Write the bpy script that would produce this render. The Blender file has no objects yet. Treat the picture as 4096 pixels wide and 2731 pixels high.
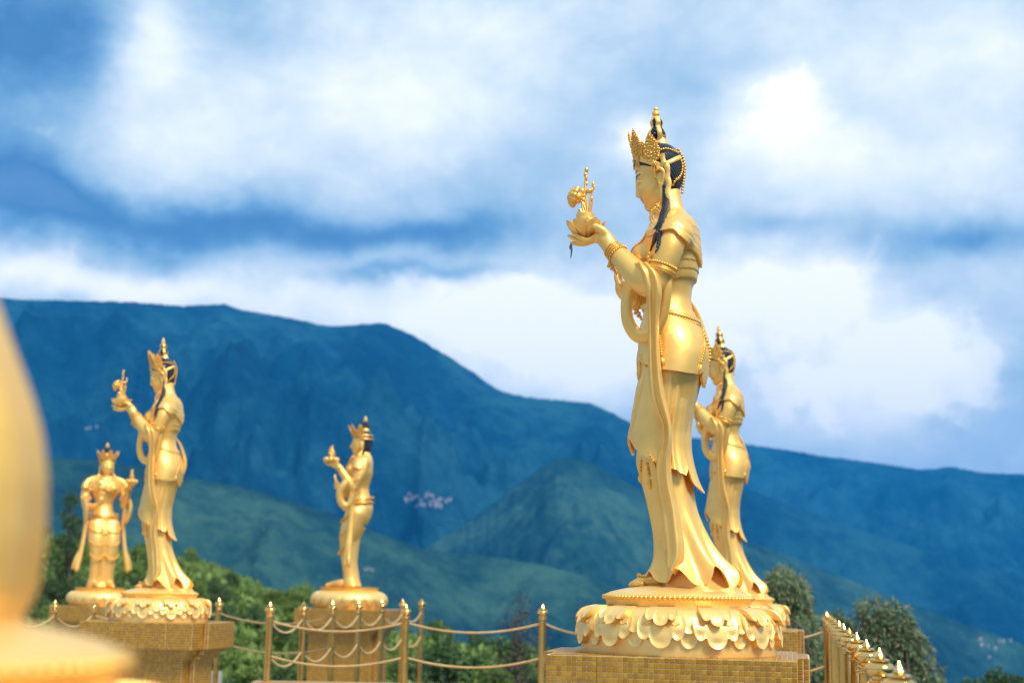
import bpy, bmesh, math, random
import numpy as np
from mathutils import Vector, Matrix
from mathutils.bvhtree import BVHTree

random.seed(7)
RNG = np.random.default_rng(7)
scene = bpy.context.scene
COL = scene.collection

# ------------------------------------------------------------------ camera
EYE = 1.45
YAW, PITCH, ROLL = math.radians(11.2687), math.radians(9.7310), math.radians(1.05)
def cam_basis():
    F = np.array([-math.sin(YAW) * math.cos(PITCH), math.cos(YAW) * math.cos(PITCH), math.sin(PITCH)])
    R0 = np.array([math.cos(YAW), math.sin(YAW), 0.0]); U0 = np.cross(R0, F)
    return math.cos(ROLL) * R0 + math.sin(ROLL) * U0, math.cos(ROLL) * U0 - math.sin(ROLL) * R0, F
CR, CU, CF = cam_basis()
cam_data = bpy.data.cameras.new("camera")
cam_data.lens = 50.0
cam_data.sensor_width = 36.0
cam_data.clip_start = 0.05
cam_data.clip_end = 60000.0
cam_data.dof.use_dof = True
cam_data.dof.focus_distance = 8.85
cam_data.dof.aperture_fstop = 1.8
cam = bpy.data.objects.new("camera", cam_data)
COL.objects.link(cam)
cam.matrix_world = Matrix(((CR[0], CU[0], -CF[0], 0), (CR[1], CU[1], -CF[1], 0), (CR[2], CU[2], -CF[2], EYE), (0, 0, 0, 1)))
scene.camera = cam

# survey helpers: a sight line measured on the photograph meets a known plane of the site
FPX = 50.0 / 36.0 * 4096.0
def sight(x, y):
    return CR * (x - 2048.0) / FPX - CU * (y - 1365.5) / FPX + CF
def at_y(x, y, Y):
    r = sight(x, y); t = Y / r[1]
    return np.array([0, 0, EYE]) + t * r
def at_z(x, y, Z):
    r = sight(x, y); t = (Z - EYE) / r[2]
    return np.array([0, 0, EYE]) + t * r

# ------------------------------------------------------------------ light
SUN_EL, SUN_AZ = math.radians(50), math.radians(128)     # azimuth clockwise from +Y
view = scene.view_settings
view.view_transform = 'Standard'; view.look = 'None'; view.gamma = 1.0; view.use_curve_mapping = False
view.exposure = 0.7
world = bpy.data.worlds.new("World"); scene.world = world; world.use_nodes = True
def build_sky():
    nt = world.node_tree; n, l = nt.nodes, nt.links
    bg = n['Background']; bg.inputs['Strength'].default_value = 0.1
    def math_(op, a, b=None, c=None):
        q = n.new('ShaderNodeMath'); q.operation = op
        for k, v in enumerate((a, b, c)):
            if v is None: continue
            if isinstance(v, (int, float)): q.inputs[k].default_value = v
            else: l.new(v, q.inputs[k])
        return q.outputs[0]
    tc = n.new('ShaderNodeTexCoord'); sp = n.new('ShaderNodeSeparateXYZ'); l.new(tc.outputs['Generated'], sp.inputs[0])
    sky = n.new('ShaderNodeTexSky'); sky.sky_type = 'NISHITA'; sky.sun_disc = False; sky.sun_elevation = SUN_EL; sky.sun_rotation = SUN_AZ; sky.altitude = 2300; sky.air_density = 1.0; sky.dust_density = 0.6
    az = math_('ARCTAN2', sp.outputs[0], sp.outputs[1]); el = math_('ARCSINE', sp.outputs[2])
    # cloud coordinates, wider overhead than at the horizon, pushed about by turbulence
    def noise(scale, detail, rough, vec, dist=0.0):
        q = n.new('ShaderNodeTexNoise'); q.inputs['Scale'].default_value = scale; q.inputs['Detail'].default_value = detail; q.inputs['Roughness'].default_value = rough; q.inputs['Distortion'].default_value = dist
        l.new(vec, q.inputs['Vector']); return q
    st = n.new('ShaderNodeVectorMath'); st.operation = 'MULTIPLY'; l.new(tc.outputs['Generated'], st.inputs[0]); st.inputs[1].default_value = (1, 1, 1.35)
    wn = noise(7.0, 6.0, 0.55, st.outputs[0]); ws = n.new('ShaderNodeSeparateXYZ'); l.new(wn.outputs['Color'], ws.inputs[0])
    azw = math_('ADD', az, math_('MULTIPLY', math_('SUBTRACT', ws.outputs[0], 0.5), 0.16))
    elw = math_('ADD', el, math_('MULTIPLY', math_('SUBTRACT', ws.outputs[1], 0.5), 0.09))
    f = None
    for (vx, vy, sx, sy, a) in CLOUDS:
        d = sight(vx * 1.7415, vy * 1.7415); d = d / np.linalg.norm(d)
        a0 = math.atan2(d[0], d[1]); e0 = math.asin(d[2]); k = 1.7415 / FPX
        p = math_('DIVIDE', math_('SUBTRACT', azw, a0), sx * k); q = math_('DIVIDE', math_('SUBTRACT', elw, e0), sy * k)
        g = math_('MULTIPLY', math_('EXPONENT', math_('MULTIPLY', math_('ADD', math_('MULTIPLY', p, p), math_('MULTIPLY', q, q)), -1.0)), a)
        f = g if f is None else math_('ADD', f, g)
    n1 = noise(4.5, 8.0, 0.60, st.outputs[0], 0.35); n2 = noise(17.0, 8.0, 0.62, st.outputs[0], 0.2)
    f = math_('ADD', f, math_('MULTIPLY', math_('SUBTRACT', n1.outputs['Fac'], 0.5), 0.62))
    f = math_('ADD', f, math_('MULTIPLY', math_('SUBTRACT', n2.outputs['Fac'], 0.5), 0.42))
    f = math_('ADD', f, 0.57)
    # heaped cumulus with firmer edges
    n3 = noise(26.0, 9.0, 0.62, tc.outputs['Generated'], 0.25); g2 = None
    for (vx, vy, sx, sy) in CUMULUS:
        d = sight(vx * 1.7415, vy * 1.7415); d = d / np.linalg.norm(d); a0 = math.atan2(d[0], d[1]); e0 = math.asin(d[2]); k = 1.7415 / FPX
        p = math_('DIVIDE', math_('SUBTRACT', azw, a0), sx * k * 1.25); q = math_('DIVIDE', math_('SUBTRACT', elw, e0), sy * k * 1.25)
        g = math_('EXPONENT', math_('MULTIPLY', math_('ADD', math_('MULTIPLY', p, p), math_('MULTIPLY', q, q)), -1.0)); g2 = g if g2 is None else math_('MAXIMUM', g2, g)
    g2 = math_('ADD', g2, math_('MULTIPLY', math_('SUBTRACT', n3.outputs['Fac'], 0.5), 2.6))
    cm = n.new('ShaderNodeMapRange'); cm.interpolation_type = 'SMOOTHSTEP'; l.new(g2, cm.inputs['Value'])
    for k, v in zip(('From Min', 'From Max', 'To Min', 'To Max'), (0.34, 0.80, 0.0, 1.0)): cm.inputs[k].default_value = v
    f = math_('ADD', f, math_('MULTIPLY', math_('MULTIPLY', cm.outputs['Result'], math_('ADD', math_('MULTIPLY', g2, 0.12), 0.08)), 1.0))
    r = n.new('ShaderNodeValToRGB'); l.new(f, r.inputs['Fac']); e = r.color_ramp.elements
    stops = [(0.0, (0.045, 0.15, 0.33)), (0.2, (0.12, 0.26, 0.44)), (0.40, (0.245, 0.385, 0.53)), (0.56, (0.38, 0.49, 0.60)), (0.69, (0.52, 0.60, 0.66)), (0.82, (0.66, 0.70, 0.73)), (0.97, (0.78, 0.79, 0.80))]
    while len(e) < len(stops): e.new(0.5)
    for k, (p, c) in enumerate(stops): e[k].position = p; e[k].color = (*c, 1)
    sc = n.new('ShaderNodeVectorMath'); sc.operation = 'SCALE'; l.new(r.outputs['Color'], sc.inputs[0]); sc.inputs['Scale'].default_value = 10.0 * SKY_GAIN
    cov = n.new('ShaderNodeMapRange'); l.new(f, cov.inputs['Value']); cov.interpolation_type = 'SMOOTHSTEP'
    for k, v in zip(('From Min', 'From Max', 'To Min', 'To Max'), (-0.35, 0.20, 0.6, 1.0)): cov.inputs[k].default_value = v
    mx = n.new('ShaderNodeMix'); mx.data_type = 'RGBA'; l.new(cov.outputs['Result'], mx.inputs['Factor']); l.new(sky.outputs['Color'], mx.inputs[6]); l.new(sc.outputs[0], mx.inputs[7])
    l.new(mx.outputs[2], bg.inputs['Color'])
SKY_GAIN = 1.0
# cloud banks and gaps: place in the photograph's sky (x, y, width, height) and how much whiter or bluer
CLOUDS = [(40, 60, 230, 190, -0.55), (330, 90, 110, 130, 0.35), (300, 310, 330, 110, 0.25), (620, 60, 130, 100, -0.25), (1020, 100, 300, 150, 0.20), (880, 270, 240, 80, 0.22),
          (500, 510, 430, 62, -0.52), (120, 470, 180, 60, -0.3), (980, 540, 260, 55, -0.32), (-20, 400, 120, 120, -0.32), (200, 622, 420, 40, 0.42), (1080, 735, 420, 75, 0.5), (900, 645, 230, 22, -0.38),
          (1390, 350, 85, 48, 0.38), (1850, 300, 170, 110, 0.35), (2200, 330, 130, 90, 0.2), (1640, 170, 260, 80, -0.15), (2180, 560, 260, 60, -0.42), (1760, 520, 130, 40, -0.18),
          (1300, 800, 260, 95, 0.5), (1760, 700, 210, 95, 0.45), (2040, 840, 200, 95, 0.5), (2260, 960, 220, 45, -0.12), (1950, 960, 260, 50, 0.12), (2260, 120, 160, 80, 0.12), (1500, 620, 260, 40, 0.1)]
CUMULUS = [(2050, 830, 150, 80), (1880, 900, 130, 55), (2200, 900, 140, 45), (1330, 770, 240, 70), (1130, 715, 120, 40), (1760, 690, 150, 65), (1850, 265, 90, 45), (1390, 345, 65, 32), (1650, 820, 110, 50)]
build_sky()
sun_data = bpy.data.lights.new("sun", 'SUN'); sun_data.energy = 3.3; sun_data.angle = math.radians(18); sun_data.color = (1.0, 0.93, 0.82)
sun = bpy.data.objects.new("sun", sun_data); COL.objects.link(sun)
sdir = Vector((math.sin(SUN_AZ) * math.cos(SUN_EL), math.cos(SUN_AZ) * math.cos(SUN_EL), math.sin(SUN_EL)))
sun.rotation_euler = sdir.to_track_quat('Z', 'Y').to_euler()


scene.cycles.max_bounces = 8
scene.cycles.diffuse_bounces = 3
scene.cycles.glossy_bounces = 5
scene.cycles.transparent_max_bounces = 8

# ------------------------------------------------------------------ materials
MATS = {}
def nodes_of(m):
    m.use_nodes = True
    return m.node_tree.nodes, m.node_tree.links
def new_mat(name):
    m = bpy.data.materials.new(name); n, l = nodes_of(m); MATS[name] = m
    return m, n, l, n['Principled BSDF']
def link_noise(n, l, scale, detail=4.0, rough=0.6, coord='Object'):
    tc = n.new('ShaderNodeTexCoord'); nz = n.new('ShaderNodeTexNoise')
    nz.inputs['Scale'].default_value = scale; nz.inputs['Detail'].default_value = detail; nz.inputs['Roughness'].default_value = rough
    l.new(tc.outputs[coord], nz.inputs['Vector'])
    return nz
def ramp(n, l, src, stops):
    r = n.new('ShaderNodeValToRGB'); l.new(src, r.inputs['Fac'])
    e = r.color_ramp.elements
    while len(e) < len(stops): e.new(0.5)
    for k, (p, c) in enumerate(stops):
        e[k].position = p; e[k].color = (c[0], c[1], c[2], 1)
    return r
def map_range(n, l, src, a, b, c, d):
    m = n.new('ShaderNodeMapRange'); l.new(src, m.inputs['Value'])
    for k, v in zip(('From Min', 'From Max', 'To Min', 'To Max'), (a, b, c, d)): m.inputs[k].default_value = v
    return m
def bump(n, l, height, bsdf, strength, dist):
    b = n.new('ShaderNodeBump'); b.inputs['Strength'].default_value = strength; b.inputs['Distance'].default_value = dist
    l.new(height, b.inputs['Height']); l.new(b.outputs['Normal'], bsdf.inputs['Normal'])
    return b

def gold_paint(name, lo, hi, metallic, rough, painted=False):
    m, n, l, b = new_mat(name)
    nz = link_noise(n, l, 5.0, 5.0)
    r = ramp(n, l, nz.outputs['Fac'], [(0.3, lo), (0.7, hi)])
    out = r.outputs['Color']
    if painted:                                   # brush-painted features of the face are stored per vertex
        at = n.new('ShaderNodeVertexColor'); at.layer_name = "paint"
        mx = n.new('ShaderNodeMix'); mx.data_type = 'RGBA'
        l.new(at.outputs['Alpha'], mx.inputs['Factor']); l.new(out, mx.inputs[6]); l.new(at.outputs['Color'], mx.inputs[7])
        out = mx.outputs[2]
        sub = n.new('ShaderNodeMath'); sub.operation = 'MULTIPLY_ADD'
        l.new(at.outputs['Alpha'], sub.inputs[0]); sub.inputs[1].default_value = -metallic; sub.inputs[2].default_value = metallic
        l.new(sub.outputs[0], b.inputs['Metallic'])
    l.new(out, b.inputs['Base Color'])
    if not painted: b.inputs['Metallic'].default_value = metallic
    nz2 = link_noise(n, l, 17.0, 6.0)
    mr = map_range(n, l, nz2.outputs['Fac'], 0.3, 0.7, rough - 0.05, rough + 0.07)
    l.new(mr.outputs['Result'], b.inputs['Roughness'])
    nz3 = link_noise(n, l, 140.0, 2.0)
    bump(n, l, nz3.outputs['Fac'], b, 0.12, 0.003)
    return m
gold_paint('gold_body', (0.90, 0.52, 0.125), (0.95, 0.575, 0.16), 0.58, 0.40, painted=True)
gold_paint('gold_cloth', (0.90, 0.52, 0.125), (0.95, 0.575, 0.16), 0.58, 0.41)
gold_paint('gold_relief', (0.80, 0.43, 0.08), (0.88, 0.50, 0.11), 0.62, 0.36)
gold_paint('gold_base', (0.88, 0.56, 0.17), (0.93, 0.615, 0.215), 0.52, 0.40)

m, n, l, b = new_mat('hair_blue')
b.inputs['Base Color'].default_value = (0.012, 0.022, 0.045, 1); b.inputs['Roughness'].default_value = 0.32
tc = n.new('ShaderNodeTexCoord'); wv = n.new('ShaderNodeTexWave'); wv.bands_direction = 'DIAGONAL'
wv.inputs['Scale'].default_value = 22.0; wv.inputs['Distortion'].default_value = 1.5; wv.inputs['Detail'].default_value = 1.0
l.new(tc.outputs['Object'], wv.inputs['Vector']); bump(n, l, wv.outputs['Fac'], b, 0.8, 0.012)

def brass(name, col, rough):
    m, n, l, b = new_mat(name)
    nz = link_noise(n, l, 9.0, 5.0)
    r = ramp(n, l, nz.outputs['Fac'], [(0.3, tuple(0.82 * c for c in col)), (0.65, col)])
    l.new(r.outputs['Color'], b.inputs['Base Color']); b.inputs['Metallic'].default_value = 1.0
    mr = map_range(n, l, nz.outputs['Fac'], 0.3, 0.7, rough, rough + 0.1); l.new(mr.outputs['Result'], b.inputs['Roughness'])
brass('brass_polished', (0.88, 0.56, 0.18), 0.12)
brass('brass_shaft', (0.74, 0.44, 0.12), 0.25)
gold_paint('rope_gold', (0.46, 0.30, 0.12), (0.62, 0.43, 0.20), 0.35, 0.5)

m, n, l, b = new_mat('mosaic_gold')
oi = n.new('ShaderNodeObjectInfo')
geo = n.new('ShaderNodeNewGeometry')
av = n.new('ShaderNodeMath'); av.operation = 'ADD'
l.new(oi.outputs['Random'], av.inputs[0]); l.new(geo.outputs['Random Per Island'], av.inputs[1])
fr = n.new('ShaderNodeMath'); fr.operation = 'FRACT'; l.new(av.outputs[0], fr.inputs[0])
r1 = ramp(n, l, fr.outputs[0], [(0.0, (0.40, 0.195, 0.006)), (0.5, (0.50, 0.26, 0.010)), (1.0, (0.62, 0.35, 0.022))])
nz = link_noise(n, l, 420.0, 3.0, 0.7)
r2 = ramp(n, l, nz.outputs['Fac'], [(0.38, (0.65, 0.62, 0.55)), (0.62, (1.2, 1.15, 1.0))])
mx = n.new('ShaderNodeMix'); mx.data_type = 'RGBA'; mx.blend_type = 'MULTIPLY'; mx.inputs['Factor'].default_value = 1.0
l.new(r1.outputs['Color'], mx.inputs[6]); l.new(r2.outputs['Color'], mx.inputs[7]); l.new(mx.outputs[2], b.inputs['Base Color'])
b.inputs['Metallic'].default_value = 0.55; b.inputs['Roughness'].default_value = 0.34
b.inputs['Coat Weight'].default_value = 0.2; b.inputs['Coat Roughness'].default_value = 0.12
bump(n, l, nz.outputs['Fac'], b, 0.5, 0.002)

m, n, l, b = new_mat('grout')
nz = link_noise(n, l, 30.0)
r = ramp(n, l, nz.outputs['Fac'], [(0.3, (0.46, 0.38, 0.25)), (0.7, (0.62, 0.54, 0.40))]); l.new(r.outputs['Color'], b.inputs['Base Color'])
b.inputs['Roughness'].default_value = 0.8

# ------------------------------------------------------------------ object helpers
def mesh_obj(name, verts, faces, mat, parent=None, smooth=True):
    me = bpy.data.meshes.new(name)
    me.from_pydata([tuple(v) for v in verts] if not isinstance(verts, np.ndarray) else verts.tolist(), [], faces if not isinstance(faces, np.ndarray) else faces.tolist())
    if smooth: me.polygons.foreach_set('use_smooth', np.ones(len(me.polygons), bool))
    me.materials.append(MATS[mat]); me.update()
    return link(name, me, parent)
def link(name, me, parent=None):
    o = bpy.data.objects.new(name, me); COL.objects.link(o)
    if parent is not None: o.parent = parent
    return o
def empty(name, loc=(0, 0, 0), rz=0.0):
    o = bpy.data.objects.new(name, None); COL.objects.link(o); o.location = loc; o.rotation_euler = (0, 0, rz); o.empty_display_size = 0.1
    return o
def tag(o, label, cat, group=None, kind=None):
    o['label'] = label; o['category'] = cat
    if group: o['group'] = group
    if kind: o['kind'] = kind
    return o
KIDS = {}
def copy_tree(o, parent=None):
    c = o.copy(); COL.objects.link(c)
    if parent is not None: c.parent = parent
    for ch in KIDS.get(o.name, ()): copy_tree(ch, c)
    return c
def index_kids():
    KIDS.clear()
    for o in bpy.data.objects:
        if o.parent: KIDS.setdefault(o.parent.name, []).append(o)

class MB:
    """collects shapes into one mesh"""
    def __init__(s): s.v = []; s.f = []; s.n = 0
    def add(s, V, Fs):
        V = np.asarray(V, float); s.v.append(V); s.f += [tuple(i + s.n for i in f) for f in Fs]; s.n += len(V)
    def build(s, name, mat, parent=None, smooth=True, sharp=48):
        o = mesh_obj(name, np.concatenate(s.v), s.f, mat, parent, smooth)
        if smooth: o.data.set_sharp_from_angle(angle=math.radians(sharp))
        return o
    def box(s, lo, hi):
        x0, y0, z0 = lo; x1, y1, z1 = hi
        s.add([(x0, y0, z0), (x1, y0, z0), (x1, y1, z0), (x0, y1, z0), (x0, y0, z1), (x1, y0, z1), (x1, y1, z1), (x0, y1, z1)],
              [(3, 2, 1, 0), (4, 5, 6, 7), (0, 1, 5, 4), (1, 2, 6, 5), (2, 3, 7, 6), (3, 0, 4, 7)])
    def lathe(s, prof, n=32, c=(0, 0, 0), scale=1.0, flute=None):
        V = []
        for (r, z) in prof:
            for k in range(n):
                a = 2 * math.pi * k / n
                V.append((c[0] + scale * r * math.cos(a), c[1] + scale * r * math.sin(a), c[2] + scale * z))
        F = []
        for j in range(len(prof) - 1):
            for k in range(n):
                F.append((j * n + k, j * n + (k + 1) % n, (j + 1) * n + (k + 1) % n, (j + 1) * n + k))
        F.append(tuple(range(n))[::-1]); F.append(tuple((len(prof) - 1) * n + k for k in range(n)))
        s.add(V, F)
    def tube(s, pts, radii, n=10, closed_ends=True, flat=None, up=None):
        """sweep; flat=(a,b) scales the two section axes, up = preferred section 'b' axis"""
        P = np.asarray(pts, float); m = len(P)
        R = np.broadcast_to(np.asarray(radii, float), (m,)) if np.ndim(radii) <= 1 else radii
        T = np.gradient(P, axis=0); T /= np.linalg.norm(T, axis=1)[:, None] + 1e-12
        ref = np.array(up if up is not None else (0.3, -1.0, 0.2), float)
        fa, fb = flat if flat else (1, 1)
        V = []
        for i in range(m):
            a = np.cross(T[i], ref); na = np.linalg.norm(a)
            if na < 1e-6: a = np.cross(T[i], (1, 0, 0)); na = np.linalg.norm(a)
            a /= na; b2 = np.cross(a, T[i]); ref = b2
            for k in range(n):
                t = 2 * math.pi * k / n
                V.append(P[i] + R[i] * (fa * a * math.cos(t) + fb * b2 * math.sin(t)))
        F = [(i * n + k, i * n + (k + 1) % n, (i + 1) * n + (k + 1) % n, (i + 1) * n + k) for i in range(m - 1) for k in range(n)]
        if closed_ends: F += [tuple(range(n))[::-1], tuple((m - 1) * n + k for k in range(n))]
        s.add(V, F)
    def sphere(s, c, r, nu=8, nv=5, scale=(1, 1, 1)):
        V = [(0, 0, 1)]; F = []
        for j in range(1, nv):
            t = math.pi * j / nv
            for k in range(nu): V.append((math.sin(t) * math.cos(2 * math.pi * k / nu), math.sin(t) * math.sin(2 * math.pi * k / nu), math.cos(t)))
        V.append((0, 0, -1)); last = len(V) - 1
        for k in range(nu): F.append((0, 1 + k, 1 + (k + 1) % nu)); F.append((last, 1 + (nv - 2) * nu + (k + 1) % nu, 1 + (nv - 2) * nu + k))
        for j in range(nv - 2):
            for k in range(nu): F.append((1 + j * nu + k, 1 + (j + 1) * nu + k, 1 + (j + 1) * nu + (k + 1) % nu, 1 + j * nu + (k + 1) % nu))
        s.add(np.array(V) * np.array(scale) * r + np.array(c), F)

def spline(pts, m=24):
    """Catmull-Rom through the points (any dimension)"""
    P = np.asarray(pts, float); n = len(P)
    if n == 2: return P[0] + np.linspace(0, 1, m)[:, None] * (P[1] - P[0])
    E = np.vstack([2 * P[0] - P[1], P, 2 * P[-1] - P[-2]])
    t = np.linspace(0, n - 1 - 1e-9, m); i = t.astype(int); u = (t - i)[:, None]
    p0, p1, p2, p3 = E[i], E[i + 1], E[i + 2], E[i + 3]
    return 0.5 * (2 * p1 + (p2 - p0) * u + (2 * p0 - 5 * p1 + 4 * p2 - p3) * u * u + (3 * p1 - p0 - 3 * p2 + p3) * u ** 3)
def resample(P, step):
    P = np.asarray(P, float); d = np.r_[0, np.cumsum(np.linalg.norm(np.diff(P, axis=0), axis=1))]
    m = max(2, int(d[-1] / step) + 1); t = np.linspace(0, d[-1], m)
    return np.stack([np.interp(t, d, P[:, k]) for k in range(P.shape[1])], 1)

# ------------------------------------------------------------------ sculpting: signed distances on a grid
def pchip(x, y, q):
    x = np.asarray(x, float); y = np.asarray(y, float); h = np.diff(x); d = np.diff(y) / h
    m = np.zeros_like(y); m[0] = d[0]; m[-1] = d[-1]
    for k in range(1, len(y) - 1):
        m[k] = 0 if d[k - 1] * d[k] <= 0 else 2 * d[k - 1] * d[k] / (d[k - 1] + d[k])
    q = np.clip(q, x[0], x[-1]); i = np.clip(np.searchsorted(x, q) - 1, 0, len(h) - 1); t = (q - x[i]) / h[i]
    return (y[i] * (1 + 2 * t) * (1 - t) ** 2 + m[i] * h[i] * t * (1 - t) ** 2 + y[i + 1] * t * t * (3 - 2 * t) + m[i + 1] * h[i] * t * t * (t - 1))

class Shape:
    def __init__(s): s.ops = []
    def put(s, fn, lo, hi, k=0.02, op='+'):
        s.ops.append((fn, np.asarray(lo, float), np.asarray(hi, float), k, op)); return s
    def cone(s, a, b, ra, rb, k=0.02, op='+'):
        a = np.asarray(a, float); b = np.asarray(b, float); ab = b - a; L2 = max(ab @ ab, 1e-12)
        def fn(X, Y, Z):
            t = np.clip(((X - a[0]) * ab[0] + (Y - a[1]) * ab[1] + (Z - a[2]) * ab[2]) / L2, 0, 1)
            return np.sqrt((X - a[0] - t * ab[0]) ** 2 + (Y - a[1] - t * ab[1]) ** 2 + (Z - a[2] - t * ab[2]) ** 2) - (ra + (rb - ra) * t)
        R = max(ra, rb) + k + 0.02
        return s.put(fn, np.minimum(a, b) - R, np.maximum(a, b) + R, k, op)
    def chain(s, pts, radii, k=0.02, m=None):
        P = np.asarray(pts, float); Q = spline(np.column_stack([P, radii]), m or 4 * len(P))
        for i in range(len(Q) - 1): s.cone(Q[i, :3], Q[i + 1, :3], Q[i, 3], Q[i + 1, 3], k if i == 0 else 0.004)
        return s
    def ell(s, c, r, rot=None, k=0.02, op='+'):
        c = np.asarray(c, float); r = np.asarray(r, float); M = np.array(rot) if rot is not None else np.eye(3)
        def fn(X, Y, Z):
            x, y, z = X - c[0], Y - c[1], Z - c[2]
            q = [(M[i, 0] * x + M[i, 1] * y + M[i, 2] * z) for i in range(3)]
            k0 = np.sqrt((q[0] / r[0]) ** 2 + (q[1] / r[1]) ** 2 + (q[2] / r[2]) ** 2) + 1e-9
            k1 = np.sqrt((q[0] / r[0] ** 2) ** 2 + (q[1] / r[1] ** 2) ** 2 + (q[2] / r[2] ** 2) ** 2) + 1e-9
            return k0 * (k0 - 1) / k1
        R = max(r) + k + 0.02
        return s.put(fn, c - R, c + R, k, op)
    def eval(s, X, Y, Z):
        D = np.full((len(X), len(Y), len(Z)), 0.2, np.float32)
        for fn, lo, hi, k, op in s.ops:
            sl = []
            for ax, A in enumerate((X, Y, Z)):
                sl.append(slice(int(np.searchsorted(A, lo[ax])), int(np.searchsorted(A, hi[ax]))))
            if any(q.stop <= q.start for q in sl): continue
            d = fn(X[sl[0]][:, None, None], Y[sl[1]][None, :, None], Z[sl[2]][None, None, :]).astype(np.float32)
            a = D[tuple(sl)]
            if op == '-':
                h = np.clip(0.5 - 0.5 * (a + d) / k, 0, 1); D[tuple(sl)] = a * (1 - h) - d * h + k * h * (1 - h)
            elif op == '&':
                D[tuple(sl)] = np.maximum(a, d)
            elif k <= 0:
                D[tuple(sl)] = np.minimum(a, d)
            else:
                h = np.clip(0.5 + 0.5 * (a - d) / k, 0, 1); D[tuple(sl)] = a * (1 - h) + d * h - k * h * (1 - h)
        return D

def surface_nets(D, X, Y, Z):
    h = X[1] - X[0]
    I = D < 0
    nx, ny, nz = D.shape
    c = np.zeros((nx - 1, ny - 1, nz - 1), np.uint8)
    for dx in (0, 1):
        for dy in (0, 1):
            for dz in (0, 1): c += I[dx:nx - 1 + dx, dy:ny - 1 + dy, dz:nz - 1 + dz]
    act = (c > 0) & (c < 8)
    idx = np.argwhere(act); m = len(idx)
    ids = np.full(act.shape, -1, np.int64); ids[act] = np.arange(m)
    S = np.zeros((m, 3)); W = np.zeros(m)
    cor = [(0, 0, 0), (1, 0, 0), (0, 1, 0), (1, 1, 0), (0, 0, 1), (1, 0, 1), (0, 1, 1), (1, 1, 1)]
    val = [D[idx[:, 0] + a, idx[:, 1] + b, idx[:, 2] + g].astype(float) for a, b, g in cor]
    for i in range(8):
        for j in range(i + 1, 8):
            if sum(abs(cor[i][q] - cor[j][q]) for q in range(3)) != 1: continue
            x = (val[i] < 0) != (val[j] < 0)
            t = np.where(x, val[i] / np.where(x, val[i] - val[j], 1), 0)
            p = np.array(cor[i])[None] + t[:, None] * (np.array(cor[j]) - np.array(cor[i]))[None]
            S += np.where(x[:, None], p, 0); W += x
    V = idx + S / W[:, None]
    V = V * h + np.array([X[0], Y[0], Z[0]])
    F = []
    for ax in range(3):
        o = [(1, 2), (2, 0), (0, 1)][ax]
        A = I; sl0 = [slice(None)] * 3; sl1 = [slice(None)] * 3
        sl0[ax] = slice(0, -1); sl1[ax] = slice(1, None)
        ch = A[tuple(sl0)] != A[tuple(sl1)]
        e = np.argwhere(ch)
        ok = (e[:, o[0]] > 0) & (e[:, o[1]] > 0) & (e[:, o[0]] < D.shape[o[0]] - 1) & (e[:, o[1]] < D.shape[o[1]] - 1)
        e = e[ok]
        inside = A[e[:, 0], e[:, 1], e[:, 2]]
        q = []
        for da, db in ((0, 0), (1, 0), (1, 1), (0, 1)):
            g = e.copy(); g[:, o[0]] -= 1 - da; g[:, o[1]] -= 1 - db
            q.append(ids[g[:, 0], g[:, 1], g[:, 2]])
        Q = np.stack(q, 1); Q[~inside] = Q[~inside][:, ::-1]
        F.append(Q)
    return V, np.concatenate(F)

def axes(lo, hi, h):
    return [np.arange(lo[k], hi[k] + h, h) for k in range(3)]
def relax(V, F, it=2, lam=0.5):
    n = len(V)
    for _ in range(it):
        S = np.zeros_like(V); W = np.zeros(n)
        for a, b in ((0, 1), (1, 2), (2, 3), (3, 0)):
            np.add.at(S, F[:, a], V[F[:, b]]); np.add.at(S, F[:, b], V[F[:, a]]); np.add.at(W, F[:, a], 1); np.add.at(W, F[:, b], 1)
        V = V + lam * (S / W[:, None] - V)
    return V

# ------------------------------------------------------------------ the large statue, in its own frame
# x to its back, y away from the path, z up, origin on the dome of the lotus base; faces -x
ORG = np.array([-0.713, 9.0, 1.463])
PXM = 0.001588                                     # metres for one survey unit at the statue
def L(x, y, w=0.0):
    p = at_y(x, y, 9.0 - abs(w) * PXM) - ORG       # measured on the near side; the far side mirrors it
    return np.array([p[0], -w * PXM, p[2]])
def LF(x, y, w):                                   # a point measured on the far side
    p = at_y(x, y, 9.0 - w * PXM) - ORG
    return np.array([p[0], -w * PXM, p[2]])
def LP(pts): return np.array([L(*p) for p in pts])
def LPF(pts): return np.array([LF(*p) for p in pts])

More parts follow.
